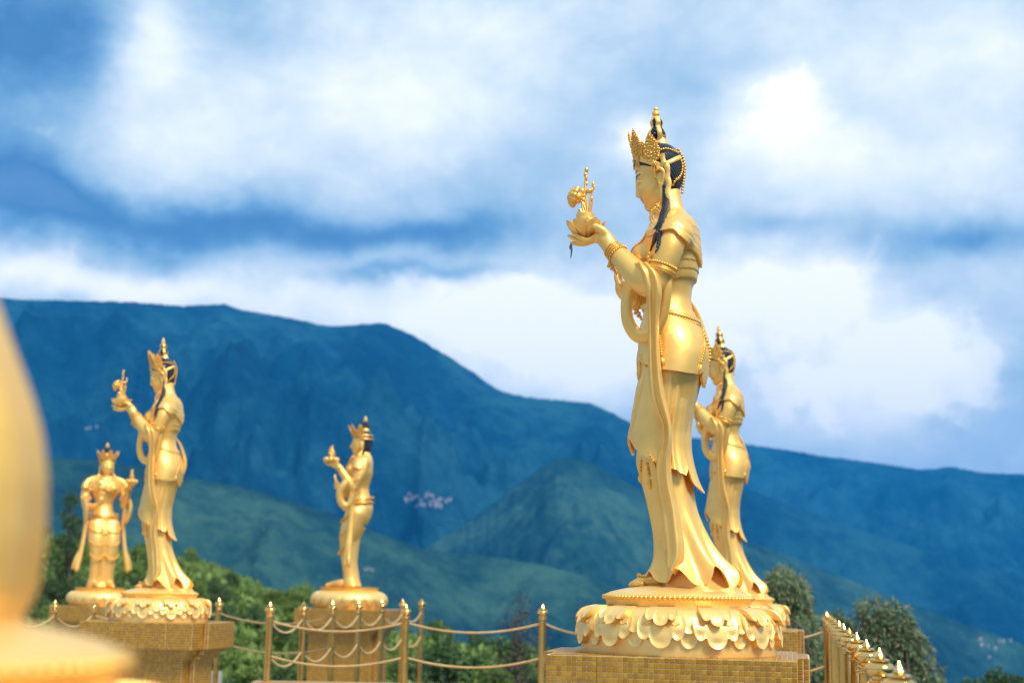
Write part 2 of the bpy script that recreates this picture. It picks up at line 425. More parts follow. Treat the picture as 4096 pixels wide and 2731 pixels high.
def loft(shape, secs, k=0.02, ripple=None, zcut=None, power=2.0, lo_pad=0.0):
    """star-shaped body: secs = (y, x_front, x_back, half_width[, centre_w]) in survey units"""
    S = []
    for q in secs:
        y, xf, xb, hw = q[:4]; cw = q[4] if len(q) > 4 else 0.0
        a = L(xf, y); c = L(xb, y)
        S.append(((a[2] + c[2]) / 2, (a[0] + c[0]) / 2, (c[0] - a[0]) / 2, hw * PXM, -cw * PXM))
    S = np.array(sorted(S))
    zmin, zmax = S[0, 0], S[-1, 0]
    def fn(X, Y, Z):
        z = Z.ravel()
        cx, rx, ry, cy = (pchip(S[:, 0], S[:, k2], z)[None, None, :] for k2 in (1, 2, 3, 4))
        x = X - cx; y = Y - cy
        rho = np.sqrt(x * x + y * y) + 1e-9
        if power == 2.0: rr = np.sqrt((x / rx) ** 2 + (y / ry) ** 2) + 1e-9
        else: rr = ((np.abs(x) / rx) ** power + (np.abs(y) / ry) ** power) ** (1 / power) + 1e-9
        d = rho * (1 - 1 / rr)
        th = np.arctan2(y, x)                      # 0 = back, +-pi = front, -pi/2 = toward the path
        if ripple is not None: d = d - ripple(th, Z, rho)
        d = np.maximum(d, np.maximum(Z - zmax, zmin - Z))
        if zcut is not None: d = np.maximum(d, zcut(th, X, Y, Z))
        return d
    rmax = (S[:, 2].max(), S[:, 3].max())
    lo = (S[:, 1].min() - S[:, 2].max() - 0.15, -S[:, 3].max() - abs(S[:, 4]).max() - 0.12, zmin - 0.02)
    hi = (S[:, 1].max() + S[:, 2].max() + 0.15, S[:, 3].max() + abs(S[:, 4]).max() + 0.12, zmax + 0.02)
    shape.put(fn, lo, hi, k)
    return fn

ZY = lambda y, w=0.0: float(L(2700, y, w)[2])                # height for a survey row
XX = lambda x, y=1600: float(L(x, y)[0])

TORSO = [(2330, 2640, 2745, 80), (2200, 2632, 2750, 95), (1900, 2580, 2740, 112), (1650, 2572, 2775, 150), (1500, 2568, 2812, 178),
         (1440, 2566, 2824, 184), (1390, 2563, 2822, 184), (1340, 2562, 2808, 168), (1290, 2568, 2788, 142), (1240, 2578, 2770, 122),
         (1200, 2586, 2764, 116), (1160, 2588, 2768, 122), (1110, 2580, 2785, 140), (1060, 2568, 2794, 160), (1000, 2562, 2800, 182),
         (950, 2585, 2796, 196), (915, 2606, 2788, 188), (885, 2616, 2772, 140), (862, 2622, 2752, 84), (840, 2620, 2738, 56), (810, 2616, 2728, 50), (770, 2612, 2720, 46), (730, 2615, 2700, 42)]
body = Shape()
torso_fn = loft(body, TORSO, k=0.0, power=2.2)
for s in (1, -1):                                   # breasts, shoulders
    body.ell(L(2574, 1030, 76 * s), np.array([50, 62, 58]) * PXM, k=0.035)
    body.ell(L(2700, 938, 168 * s), np.array([64, 66, 52]) * PXM, k=0.05)
# raised near arm with the bowl
body.chain(LP([(2696, 936, 200), (2678, 992, 218), (2652, 1070, 226), (2622, 1138, 222)]), np.array([52, 55, 49, 42]) * PXM, k=0.04)
body.chain(LP([(2622, 1142, 222), (2584, 1128, 212), (2530, 1080, 186), (2478, 1026, 156), (2440, 988, 136)]), np.array([43, 56, 50, 40, 31]) * PXM, k=0.03)
body.chain(LP([(2444, 992, 138), (2425, 962, 128), (2396, 946, 112)]), np.array([30, 34, 24]) * PXM, k=0.012)
body.ell(L(2392, 953, 104), np.array([34, 38, 17]) * PXM, k=0.018)
for pts, r in (([(2398, 940, 134), (2352, 960, 136), (2320, 950, 130), (2292, 934, 120)], [14, 10, 9, 6.5]),
               ([(2388, 950, 112), (2342, 968, 112), (2306, 960, 108), (2275, 943, 102)], [14, 10.5, 9, 6.5]),
               ([(2384, 956, 92), (2342, 974, 90), (2312, 976, 84), (2284, 971, 78)], [13, 10, 8.5, 6]),
               ([(2384, 952, 76), (2346, 962, 68), (2314, 936, 60), (2286, 906, 56)], [12, 9, 8, 6])):
    body.chain(LP(pts), np.array(r) * PXM, k=0.012)
body.chain(LP([(2424, 940, 142), (2404, 918, 154), (2380, 906, 156), (2355, 892, 150)]), np.array([20, 16, 12, 7.5]) * PXM, k=0.014)
# far arm, hand lifted in front of the waist
body.chain(LPF([(2696, 898, -200), (2690, 970, -226), (2672, 1060, -234), (2650, 1130, -222)]), np.array([52, 55, 49, 47]) * PXM, k=0.04)
body.chain(LPF([(2650, 1130, -222), (2602, 1176, -186), (2552, 1200, -140), (2512, 1188, -112)]), np.array([47, 50, 38, 29]) * PXM, k=0.03)
body.chain(LPF([(2512, 1188, -112), (2492, 1164, -104), (2482, 1140, -100)]), np.array([28, 29, 22]) * PXM, k=0.012)
for q, (dx, dw, yt) in enumerate(((2, -124, 1086), (-6, -106, 1078), (-10, -88, 1084), (-6, -72, 1100))):
    body.chain(LPF([(2486 + dx, 1142, dw * 0.96), (2478 + dx, 1120, dw), (2474 + dx, 1104, dw), (2477 + dx, yt, dw)]), np.array([12, 10, 9, 6.5]) * PXM, k=0.01)
body.chain(LPF([(2498, 1160, -82), (2484, 1146, -62), (2474, 1130, -58), (2468, 1112, -66)]), np.array([15, 13, 10, 7]) * PXM, k=0.01)
# feet
for s, dx in ((1, 0), (-1, 26)):
    body.chain(LP([(2640 + dx, 2318, 44 * s), (2600 + dx, 2318, 48 * s), (2562 + dx, 2326, 52 * s), (2540 + dx, 2334, 53 * s)]), np.array([34, 27, 19, 15]) * PXM, k=0.02)
    for t in range(5):
        ln = (0, -3, -9, -15, -22)[t]
        c = L(2524 + dx - ln, 2338, (52 - 22 + 11 * t + 22) * s if s > 0 else (52 + 22 - 11 * t - 22 + 0) * s)
        w0 = (30 + 11 * t) * s
        body.chain(LP([(2548 + dx - ln, 2334, w0), (2532 + dx - ln, 2331, w0), (2523 + dx - ln, 2337, w0)]), np.array([10, 8.5, 7.5 if t else 9]) * PXM, k=0.008)
# head, bowed forward
ca, sa = math.cos(math.radians(16)), math.sin(math.radians(16))
TILT = np.array([[ca, 0, sa], [0, 1, 0], [-sa, 0, ca]])
head = Shape()
head.ops = list(body.ops[:1])                       # the neck blends into the same torso
head.ell(L(2634, 668), np.array([98, 88, 94]) * PXM, k=0.03)
head.ell(L(2618, 740), np.array([68, 75, 96]) * PXM, TILT, k=0.03)
head.ell(L(2606, 790), np.array([34, 40, 46]) * PXM, TILT, k=0.04)
head.cone(L(2592, 822, 10), L(2592, 822, -10), 15 * PXM, 15 * PXM, k=0.02)
for s in (1, -1):
    head.cone(L(2606, 826, 16 * s), L(2652, 776, 58 * s), 15 * PXM, 20 * PXM, k=0.035)
    head.ell(L(2588, 764, 38 * s), np.array([26, 26, 32]) * PXM, k=0.04)
    head.ell(L(2558, 708, 34 * s), np.array([17, 30, 8]) * PXM, k=0.016)            # brow
    head.ell(L(2562, 731, 36 * s), np.array([15, 25, 11]) * PXM, k=0.006)           # lowered lid
    head.ell(L(2553, 741, 37 * s), np.array([8, 22, 4]) * PXM, k=0.008, op='-')
    head.ell(L(2563, 784, 10 * s), np.array([10, 8, 8]) * PXM, k=0.006)             # nostril wing
    head.ell(L(2559, 789, 8.5 * s), np.array([4, 3, 3]) * PXM, k=0.003, op='-')
head.cone(L(2549, 716), L(2553, 780), 6.5 * PXM, 11 * PXM, k=0.014)                  # nose
head.ell(L(2553, 781), np.array([9, 9, 9]) * PXM, k=0.006)
head.ell(L(2570, 799), np.array([9, 20, 5]) * PXM, k=0.006)                          # lips
head.ell(L(2575, 808), np.array([8, 16, 5.5]) * PXM, k=0.006)
head.ell(L(2566, 804), np.array([6, 22, 1.6]) * PXM, k=0.004, op='-')
for s in (1, -1):                                                                    # long-lobed ears
    head.chain(LP([(2622, 708, 84 * s), (2620, 686, 92 * s), (2634, 673, 98 * s), (2652, 682, 98 * s), (2656, 706, 95 * s), (2650, 738, 90 * s), (2640, 748, 86 * s)]), np.array([6, 6.5, 7, 7, 7, 7, 6]) * PXM, k=0.004, m=18)
    head.ell(L(2642, 708, 82 * s), np.array([16, 9, 34]) * PXM, k=0.008)
    head.cone(L(2644, 735, 86 * s), L(2649, 792, 80 * s), 11 * PXM, 13 * PXM, k=0.008)
    head.ell(L(2640, 712, 95 * s), np.array([7, 6, 20]) * PXM, k=0.006, op='-')

ZN = ZY(862)
def cut_above(z): return lambda X, Y, Z: (Z - z) + 0 * X + 0 * Y
def cut_below(z): return lambda X, Y, Z: (z - Z) + 0 * X + 0 * Y
BIG = (-9, -9, -9), (9, 9, 9)
hand_lo, hand_hi = L(2262, 1012, 190), L(2428, 870, 30)
def sculpt(shape, lo, hi, h, smooth=1):
    X, Y, Z = axes(lo, hi, h); D = shape.eval(X, Y, Z); V, F = surface_nets(D, X, Y, Z)
    return relax(V, F, smooth), F
body_c = Shape(); body_c.ops = list(body.ops); body_c.put(cut_above(ZN), *BIG, op='&'); body_c.put(cut_below(-0.02), *BIG, op='&')
xh = L(2432, 960)[0]
body_c.put(lambda X, Y, Z: np.where((Z < ZY(1012)) | (Z > ZY(860)), -1.0, (xh - X)) + 0 * Y, *BIG, op='&')
V1, F1 = sculpt(body_c, (-0.47, -0.49, -0.035), (0.24, 0.49, 2.45), 0.0062)
head_c = Shape(); head_c.ops = list(head.ops); head_c.put(cut_below(ZN - 0.008), *BIG, op='&')
V2, F2 = sculpt(head_c, (L(2520, 700)[0], -0.18, ZN - 0.03), (L(2760, 700)[0], 0.18, ZY(560)), 0.004)
hand_c = Shape(); hand_c.ops = list(body.ops); hand_c.put(lambda X, Y, Z: (X - xh - 0.008) + 0 * Y + 0 * Z, *BIG, op='&')
V3, F3 = sculpt(hand_c, (L(2262, 950)[0], -0.30, ZY(1034)), (xh + 0.03, -0.06, ZY(870)), 0.0036)
BV = np.concatenate([V1, V2, V3]); BF = np.concatenate([F1, F2 + len(V1), F3 + len(V1) + len(V2)])

statue = empty('golden_statue', ORG)
body_o = mesh_obj('body', BV, BF, 'gold_body', statue)
# brush-painted brows, lids, eyes and lips
paint = np.zeros((len(BV), 4), np.float32)
def px_of(V):                                      # survey x, y of local points on the centre plane
    W = V + ORG; W = np.column_stack([W[:, 0], np.full(len(W), 9.0), W[:, 2]]) - [0, 0, EYE]
    zc = W @ CF
    return 2048 + FPX * (W @ CR) / zc, 1365.5 - FPX * (W @ CU) / zc
hs = slice(len(V1), len(V1) + len(V2)); px, py = px_of(BV[hs]); pw = np.abs(BV[hs][:, 1]) / PXM
def daub(mask, col, a=1.0): paint[hs][mask] = (*col, a)
def seg(x0, y0, x1, y1):
    t = np.clip(((px - x0) * (x1 - x0) + (py - y0) * (y1 - y0)) / ((x1 - x0) ** 2 + (y1 - y0) ** 2), 0, 1)
    return np.hypot(px - x0 - t * (x1 - x0), py - y0 - t * (y1 - y0))
daub((seg(2528, 703, 2553, 695) < 2.2) & (pw > 9) & (px < 2560), (0.02, 0.02, 0.03))
daub((seg(2545, 735, 2562, 722) < 3.6) & (pw > 12), (0.72, 0.62, 0.60), 0.9)
daub((seg(2541, 729, 2567, 713) < 2.2) & (pw > 12) & (px < 2572), (0.03, 0.02, 0.03))
daub((px < 2577) & (px > 2540) & (py > 794) & (py < 813) & (pw < 24), (0.62, 0.22, 0.20), 0.85)
ca_ = body_o.data.color_attributes.new("paint", 'FLOAT_COLOR', 'POINT'); ca_.data.foreach_set('color', paint.ravel())
body_bvh = BVHTree.FromPolygons([Vector(v) for v in BV], [tuple(f) for f in BF.tolist()])

# ---- clothing that follows the figure
def yrow(X, Z):                                    # approximate survey row for local height
    return Z
def shell(name, shape, lo, hi, h=0.0062, mat='gold_cloth', smooth=1, parent=None):
    V, F = sculpt(shape, lo, hi, h, smooth)
    return mesh_obj(name, V, F, mat, parent or statue), V, F

def body_distance(X, Y, Z):                         # torso, shoulders and both upper arms
    sh = Shape(); sh.ops = body.ops[:5] + UP_ARMS
    return sh
UP_ARMS = []
_t = Shape()
_t.chain(LP([(2696, 936, 200), (2678, 992, 218), (2652, 1070, 226)]), np.array([52, 55, 50]) * PXM, k=0.04)
_t.chain(LPF([(2696, 898, -200), (2690, 970, -226), (2672, 1060, -234)]), np.array([52, 55, 49]) * PXM, k=0.04)
UP_ARMS = _t.ops
slo, shi = (-0.34, -0.50, ZY(1130)), (0.26, 0.50, ZY(815))
X, Y, Z = axes(slo, shi, 0.005)
sb = Shape(); sb.ops = body.ops[:5] + UP_ARMS
D0 = sb.eval(X, Y, Z)
Xg, Yg, Zg = X[:, None, None], Y[None, :, None], Z[None, None, :]
# lower edge of the wrap: high over the front of the arm, falling to the shoulder blades
ex = np.array([XX(q) for q in (2560, 2646, 2709, 2740, 2776, 2815)]); ez = np.array([ZY(q, w_) for q, w_ in ((945, 150), (924, 245), (921, 250), (950, 240), (985, 200), (1022, 120))])
edge = pchip(ex, ez, X)[:, None, None] - 0.05 * np.clip((0.16 - np.abs(Yg)) / 0.16, 0, 1) * (Xg > XX(2740))
neck = ZY(846) - 0.25 * np.clip(XX(2690) - Xg, 0, 1) - 0.55 * np.clip(Xg - XX(2700), 0, 0.2) + 0 * Yg
def sstep(v, w_): return np.clip(v / w_ + 0.5, 0, 1)
hgt = Zg - edge
st = (15 - 5.5 * sstep(hgt - 0.052, 0.007) - 5.0 * sstep(hgt - 0.100, 0.007)) * PXM
D1 = np.maximum(np.maximum(D0 - st, edge - Zg), Zg - neck)
D1 = np.maximum(D1, XX(2600) - Xg)
V, F = surface_nets(D1.astype(np.float32), X, Y, Z); V = relax(V, F, 3)
shawl = mesh_obj('shoulder_wrap', V, F, 'gold_cloth', statue)
# ribbed bodice over the ribs
blo, bhi = (-0.34, -0.34, ZY(1150)), (0.20, 0.34, ZY(900))
X, Y, Z = axes(blo, bhi, 0.005); Xg, Yg, Zg = X[:, None, None], Y[None, :, None], Z[None, None, :]
tb = Shape(); tb.ops = body.ops[:3] if False else [body.ops[0], body.ops[1], body.ops[3]]
D0 = tb.eval(X, Y, Z)
slope = 0.16 * (Xg - XX(2700))
low = ZY(1112, 130) + slope + 0 * Yg
nb = 4.0; uu = (Zg - low) / (ZY(985) - ZY(1112)) * nb
st = (3.0 + 3.2 * (1 - (uu - np.floor(uu)))) * PXM
D1 = np.maximum(np.maximum(D0 - st, low - Zg), Zg - (ZY(930) + slope))
D1 = np.maximum(D1, XX(2618) + 0.9 * np.clip(Zg - ZY(1040), 0, 1) - Xg)
V, F = surface_nets(D1.astype(np.float32), X, Y, Z); bodice = mesh_obj('bodice', relax(V, F, 1), F, 'gold_cloth', statue)

# ---- skirts
def ang(th, c, w):                                  # smooth bump on the angle
    d = np.arctan2(np.sin(th - c), np.cos(th - c)); return np.exp(-(d / w) ** 2)
PI = math.pi
# theta: 0 back, pi front, -pi/2 near side
PEP = [(1252, 2580, 2778, 126), (1290, 2566, 2793, 146), (1340, 2560, 2815, 172), (1390, 2560, 2832, 188), (1430, 2560, 2838, 194), (1470, 2558, 2834, 198), (1520, 2556, 2826, 200)]
hy = np.array([-PI, -2.6, -2.1, -1.7, -1.2, -0.8, -0.62, -0.5, -0.2, 0.2, 0.5, 0.62, 0.8, 1.2, 1.7, 2.1, 2.6, PI])
hv = np.array([1440, 1436, 1455, 1478, 1492, 1496, 1484, 1515, 1545, 1545, 1515, 1484, 1496, 1492, 1478, 1455, 1436, 1440])
hz = np.array([ZY(q, 190 * max(0.0, abs(math.sin(a_)))) for q, a_ in zip(hv, hy)])
def pep_cut(th, X, Y, Z): return np.interp(th, hy, hz) - Z
def pep_rip(th, Z, rho):
    t = np.clip((ZY(1290) - Z) / (ZY(1290) - ZY(1490)), 0, 1)
    a = np.abs(th)
    edge_ = np.where((a > 0.58), 7.0, 0.0) * PXM * np.minimum(t * 2.5, 1)         # side panels lie over the back panel
    return edge_ + 3 * PXM * t * np.cos(5 * a)
def garment(name, secs, hem, ripple, y_top, thick=9, nt=220, nj=70, flare=None):
    S = []
    for q in secs:
        y, xf, xb, hw = q[:4]; a = L(xf, y); c = L(xb, y)
        S.append(((a[2] + c[2]) / 2, (a[0] + c[0]) / 2, (c[0] - a[0]) / 2, hw * PXM))
    S = np.array(sorted(S)); zt = ZY(y_top)
    th = np.linspace(-PI, PI, nt, endpoint=False); zh = hem(th)
    t = np.linspace(0, 1, nj)
    Zs = zt + (zh - zt)[None, :] * t[:, None]; TH = np.broadcast_to(th, Zs.shape)
    q = Zs.ravel()
    cx, rx, ry = (pchip(S[:, 0], S[:, k], q).reshape(Zs.shape) for k in (1, 2, 3))
    r = 1 / np.sqrt((np.cos(TH) / rx) ** 2 + (np.sin(TH) / ry) ** 2) + ripple(TH, Zs, None)
    s_ = Zs - zh[None, :]
    if flare is not None: r = r + flare(TH, s_)
    V = []
    for off in (0.0, thick * PXM):
        rr = r - off
        V.append(np.stack([cx + rr * np.cos(TH), rr * np.sin(TH), Zs + (0.25 * off if off else 0)], -1).reshape(-1, 3))
    V = np.concatenate(V); N = nt * nj
    J, K = np.meshgrid(np.arange(nj - 1), np.arange(nt), indexing='ij'); J = J.ravel(); K = K.ravel(); K2 = (K + 1) % nt
    A = np.stack([J * nt + K, (J + 1) * nt + K, (J + 1) * nt + K2, J * nt + K2], 1)
    B = A[:, ::-1] + N
    k = np.arange(nt); k2 = (k + 1) % nt; e = (nj - 1) * nt
    C = np.stack([e + k, N + e + k, N + e + k2, e + k2], 1)
    T = np.stack([k, k2, N + k2, N + k], 1)
    o = mesh_obj(name, V, np.concatenate([A, B, C, T]), 'gold_cloth', statue)
    o.data.set_sharp_from_angle(angle=math.radians(62))
    return o
garment('peplum', PEP + [(1560, 2560, 2816, 196)], lambda th: np.interp(th, hy, hz), pep_rip, 1254, thick=12)

OV = [(1400, 2565, 2810, 172), (1480, 2560, 2812, 178), (1560, 2556, 2788, 172), (1640, 2548, 2774, 166), (1700, 2540, 2766, 162), (1750, 2530, 2763, 160), (1800, 2528, 2764, 162), (1850, 2527, 2772, 166), (1920, 2528, 2790, 172), (1985, 2530, 2812, 176)]
oy = np.array([-PI, -2.75, -2.45, -2.0, -1.55, -1.2, -0.95, -0.8, -0.7, -0.4, 0.0, 0.5, 0.8, 1.2, 1.7, 2.3, 2.75, PI])
ovv = np.array([1822, 1752, 1775, 1815, 1858, 1880, 1902, 1862, 1925, 1962, 1972, 1950, 1900, 1880, 1850, 1790, 1752, 1822])
oz = np.array([ZY(q, 165 * max(0.0, abs(math.sin(a_)))) for q, a_ in zip(ovv, oy)])
def ov_cut(th, X, Y, Z): return np.interp(th, oy, oz) - Z
def ov_rip(th, Z, rho):
    t = np.clip((ZY(1500) - Z) / (ZY(1500) - ZY(1950)), 0, 1)
    step = np.where(th < -0.82, 8.0, 0) + np.where(th > 0.82, 8.0, 0)               # front panel laps over the back one
    fold = 9 * t ** 0.5 * (ang(th, -1.22, 0.06) - ang(th, -1.33, 0.05) + 0.8 * ang(th, -1.42, 0.05) - 0.6 * ang(th, -1.12, 0.07)) + 5 * t * ang(th, -0.35, 0.14) - 5 * t * ang(th, -0.6, 0.1)
    fold = fold + 5 * t * np.sin(9 * th) * (th > 0) + 10 * t * ang(th, -2.75, 0.16) + 8 * t * ang(th, 2.75, 0.16) - 9 * t * ang(th, PI, 0.2)
    zz_ = np.array([ZY(1760, 100), ZY(1640, 110), ZY(1530, 120), ZY(1440, 120)]); l0 = np.interp(Z, zz_, [-2.72, -2.50, -2.22, -2.0])
    lap = 7 * np.clip((l0 - th) / 0.05, 0, 1) * np.clip((th + PI) / 0.2, 0, 1) * np.clip(t * 8, 0, 1)      # front cloth laps over along a slanting crease
    return (step * np.minimum(1, 3 * t) + fold + lap) * PXM
garment('overskirt', OV, lambda th: np.interp(th, oy, oz), ov_rip, 1420, thick=10, nt=320, flare=lambda th, q: 9 * PXM * np.exp(-np.clip(q, 0, 9) / 0.05) * (0.4 + 0.6 * np.cos(th)))

SK = [(1700, 2560, 2745, 140), (1800, 2548, 2745, 136), (1850, 2544, 2752, 134), (1900, 2556, 2762, 132), (1965, 2574, 2775, 132), (2040, 2593, 2788, 134), (2095, 2606, 2806, 138),
      (2156, 2617, 2833, 144), (2213, 2621, 2866, 154), (2255, 2617, 2900, 164), (2290, 2606, 2936, 178), (2320, 2598, 2955, 190), (2345, 2592, 2966, 198)]
NW = 8
def wave(th): return np.cos(NW * th + 1.67)
def sk_rip(th, Z, rho):
    t = np.clip((ZY(1980) - Z) / (ZY(1980) - ZY(2330)), 0, 1.1)
    amp = (3 + 25 * t ** 1.6) * (0.35 + 0.65 * np.clip(np.cos(th) * 0.5 + 0.75, 0, 1))
    return (amp * wave(th) + 6 * t ** 2) * PXM
def sk_cut(th, X, Y, Z):
    a = np.clip(np.cos(th) * 0.5 + 0.65, 0, 1)
    base = ZY(2346) + 0.030 * (1 - np.cos(th)) * 0.5                              # front rises over the feet
    return base + (0.5 + 0.5 * wave(th)) ** 1.8 * 0.125 * (0.35 + 0.65 * a) - Z
garment('skirt', SK, lambda th: sk_cut(th, 0, 0, 0), sk_rip, 1740, thick=8, nt=360, nj=110, flare=lambda th, q: 9 * PXM * np.exp(-np.clip(q, 0, 9) / 0.035))
UN = [(2120, 2622, 2800, 124), (2200, 2628, 2838, 134), (2260, 2634, 2880, 148), (2300, 2632, 2915, 164), (2340, 2628, 2948, 184), (2362, 2622, 2972, 200), (2384, 2618, 2984, 208)]
def un_rip(th, Z, rho):
    t = np.clip((ZY(2150) - Z) / (ZY(2150) - ZY(2340)), 0, 1)
    return -10 * t * wave(th) * PXM - 6 * PXM
garment('underskirt', UN, lambda th: ZY(2382) + 0 * th, un_rip, 2130, thick=8, nt=240, nj=40)

# ---- things laid on the figure: find the surface as seen from one side
dg = None
def trees():
    out = []
    for o in statue.children_recursive:
        if o.name.split('.')[0] in ('body', 'shoulder_wrap', 'bodice', 'peplum', 'overskirt', 'skirt', 'underskirt', 'hair'):
            me = o.data
            out.append(BVHTree.FromPolygons([v.co for v in me.vertices], [tuple(p.vertices) for p in me.polygons]))
    return out
CAM_L = Vector((0 - ORG[0], 0 - ORG[1], EYE - ORG[2]))
def surf(trs, x, y, lift=4):
    d = Vector(sight(x, y)).normalized(); best = None
    for t in trs:
        hit = t.ray_cast(CAM_L, d)
        if hit[0] is not None and (best is None or hit[3] < best): best = hit[3]
    return None if best is None else np.array(CAM_L + d * best) - np.array([0, lift * PXM, 0])
def drape(trs, pts, lift=4, side=1, m=40):
    Q = spline(np.array(pts, float), m); P = [surf(trs, x, y, lift) for x, y in Q[:, :2]]
    known = [p[1] for p in P if p is not None] or [-0.2]
    P = [p if p is not None else np.array([L(*q)[0], np.median(known), L(*q)[2]]) for p, q in zip(P, Q[:, :2])]
    P = np.array(P)
    for _ in range(2): P[1:-1, 1] = 0.25 * P[:-2, 1] + 0.5 * P[1:-1, 1] + 0.25 * P[2:, 1]
    P[:, 1] *= side
    return P
def bead_strand(name, path, r, mat='gold_relief', parent=None, step=1.9, nu=8, nv=5):
    P = resample(path, r * step); mb = MB()
    for p in P: mb.sphere(p, r, nu, nv)
    o = mb.build(name, mat, parent or statue); o['kind'] = 'stuff'
    return o

# hair
hair = Shape()
hair.ell(L(2634, 666), np.array([103, 93, 98]) * PXM, k=0.0)
hair.ell(L(2690, 712), np.array([40, 74, 68]) * PXM, k=0.04)
def hair_cut(X, Y, Z):
    front = -(Z - (ZY(652, 40) - 0.30 * (X - XX(2531, 660))))              # below the hairline
    behind = XX(2662, 700) - X
    return np.minimum(np.maximum(front, -9), behind) if False else np.minimum(front + 0 * Y, behind + 0 * Y + 0 * Z)
hair.put(hair_cut, *BIG, op='&')
V, F = sculpt(hair, (L(2525, 660)[0], -0.18, ZY(800)), (L(2745, 660)[0], 0.18, ZY(555)), 0.0045)
hair_o = mesh_obj('hair', V, F, 'hair_blue', statue)
mb = MB()
c = L(2628, 533); mb.sphere(c, 1.0, 20, 12, np.array([31, 31, 30]) * PXM)
c = L(2626, 490); mb.sphere(c, 1.0, 20, 12, np.array([21, 21, 22]) * PXM)
mb.build('topknot', 'hair_blue', hair_o)
for s in (1, -1):
    trs0 = [BVHTree.FromPolygons([v.co for v in o.data.vertices], [tuple(p.vertices) for p in o.data.polygons]) for o in (body_o, shawl)]
    mb = MB()
    for pts, r0, wx in (([(2662, 740), (2664, 790), (2660, 830), (2648, 870), (2634, 915), (2618, 960), (2600, 1006)], 14, 0), ([(2668, 770), (2668, 820), (2660, 860), (2645, 900), (2638, 950), (2632, 985), (2620, 1016)], 11, 4), ([(2656, 850), (2642, 884), (2628, 906), (2614, 918)], 8, 2)):
        Q = spline(np.array(pts, float), 26); P = []
        for x, y in Q:
            p = surf(trs0, x, y, 3 + wx) if y > 862 else None
            P.append(p if p is not None else L(x, y, 92 + max(0, y - 790) * 0.9))
        P = np.array(P)
        for _ in range(4): P[1:-1, 1] = (P[:-2, 1] + 2 * P[1:-1, 1] + P[2:, 1]) / 4
        P[:, 1] *= s
        rr = r0 * PXM * np.interp(np.linspace(0, 1, 26), [0, 0.3, 0.8, 1], [1, 1.05, 0.75, 0.15])
        mb.tube(P, rr, 8, flat=(1, 0.7), up=(0, -s, 0))
    mb.build('hair_tress', 'hair_blue', hair_o)['kind'] = 'stuff'

# crown
crown = MB(); HC = L(2632, 640); 
def crown_pt(a, t, r=102):                          # a: 0 = front, + toward path; tilted ring, high at the front
    dx, dw = -math.cos(a), math.sin(a)
    base = L(2634, 661, 97)
    tilt = 0.72
    x = base[0] + dx * r * PXM; y = -dw * 97 * PXM * (r / 102)
    z = base[2] + tilt * (-dx) * 100 * PXM * 0.72 + 26 * PXM * (-dx) * 0 + t * PXM
    return np.array([x, y, z])
def band(mb, t0, t1, r0, r1, n=56, a0=-PI, a1=PI):
    V = []
    A = np.linspace(a0, a1, n)
    for a in A:
        for t, r in ((t0, r0), (t0, r1), ((t0 + t1) / 2, r1 + 1.5), (t1, r1), (t1, r0)): V.append(crown_pt(a, t, r))
    F = [(i * 5 + k, i * 5 + (k + 1) % 5, (i + 1) * 5 + (k + 1) % 5, (i + 1) * 5 + k) for i in range(n - 1) for k in range(5)]
    mb.add(V, F)
band(crown, -13, 13, 96, 107, a0=-1.75, a1=1.75)
crown_o = crown.build('crown', 'gold_cloth', statue)
def leaf_mesh(h, w, seedv):
    """openwork crown leaf: scrolls and beads on a pointed plate; x across, z up, y out"""
    rn = random.Random(seedv); mb = MB()
    prof = lambda v: w * (0.62 + 1.1 * v) if v < 0.34 else w * max(0.0, (1 - (v - 0.34) / 0.66)) ** 0.62
    n = 12; V = []
    for j in range(n + 1):
        v = j / n; r = prof(v) * 0.5 + 0.0015
        for x, y in ((-r, 0), (r, 0), (r, 0.006), (-r, 0.006)): V.append((x, y, v * h))
    F = [(j * 4 + k, (j + 1) * 4 + k, (j + 1) * 4 + (k + 1) % 4, j * 4 + (k + 1) % 4) for j in range(n) for k in range(4)] + [(0, 1, 2, 3), (n * 4 + 3, n * 4 + 2, n * 4 + 1, n * 4)]
    mb.add(V, F)
    for j in range(9):
        v = (j + 0.5) / 9.0; r = prof(v) * 0.5; cnt = max(1, int(round(2 * r / 0.016)))
        for q in range(cnt):
            x = (-r + 2 * r * (q + 0.5) / cnt); rad = 0.0085 * (1 - 0.3 * v) * rn.uniform(0.8, 1.2)
            for yy in (-0.003, 0.009):
                mb.sphere((x + rn.uniform(-.006, .006), yy, v * h + rn.uniform(-.007, .007)), rad * rn.uniform(0.6, 1.25), 7, 5)
    for j in range(12):
        v = (j + 0.5) / 12.0; r = prof(v) * 0.5
        for s in (-1, 1): mb.sphere((s * (r - 0.001), 0.003, v * h), 0.0085 * (1.1 - 0.4 * v) * rn.uniform(0.7, 1.25), 7, 5)
    mb.sphere((0, 0.004, h), 0.006, 7, 5); mb.sphere((0, 0.004, h + 0.009), 0.0035, 6, 4)
    return mb
lm = leaf_mesh(116 * PXM, 66 * PXM, 1).build('crown_leaf', 'gold_relief', crown_o)
sm = leaf_mesh(68 * PXM, 24 * PXM, 2).build('crown_leaf', 'gold_relief', crown_o)
first = {True: lm, False: sm}; used = {True: False, False: False}
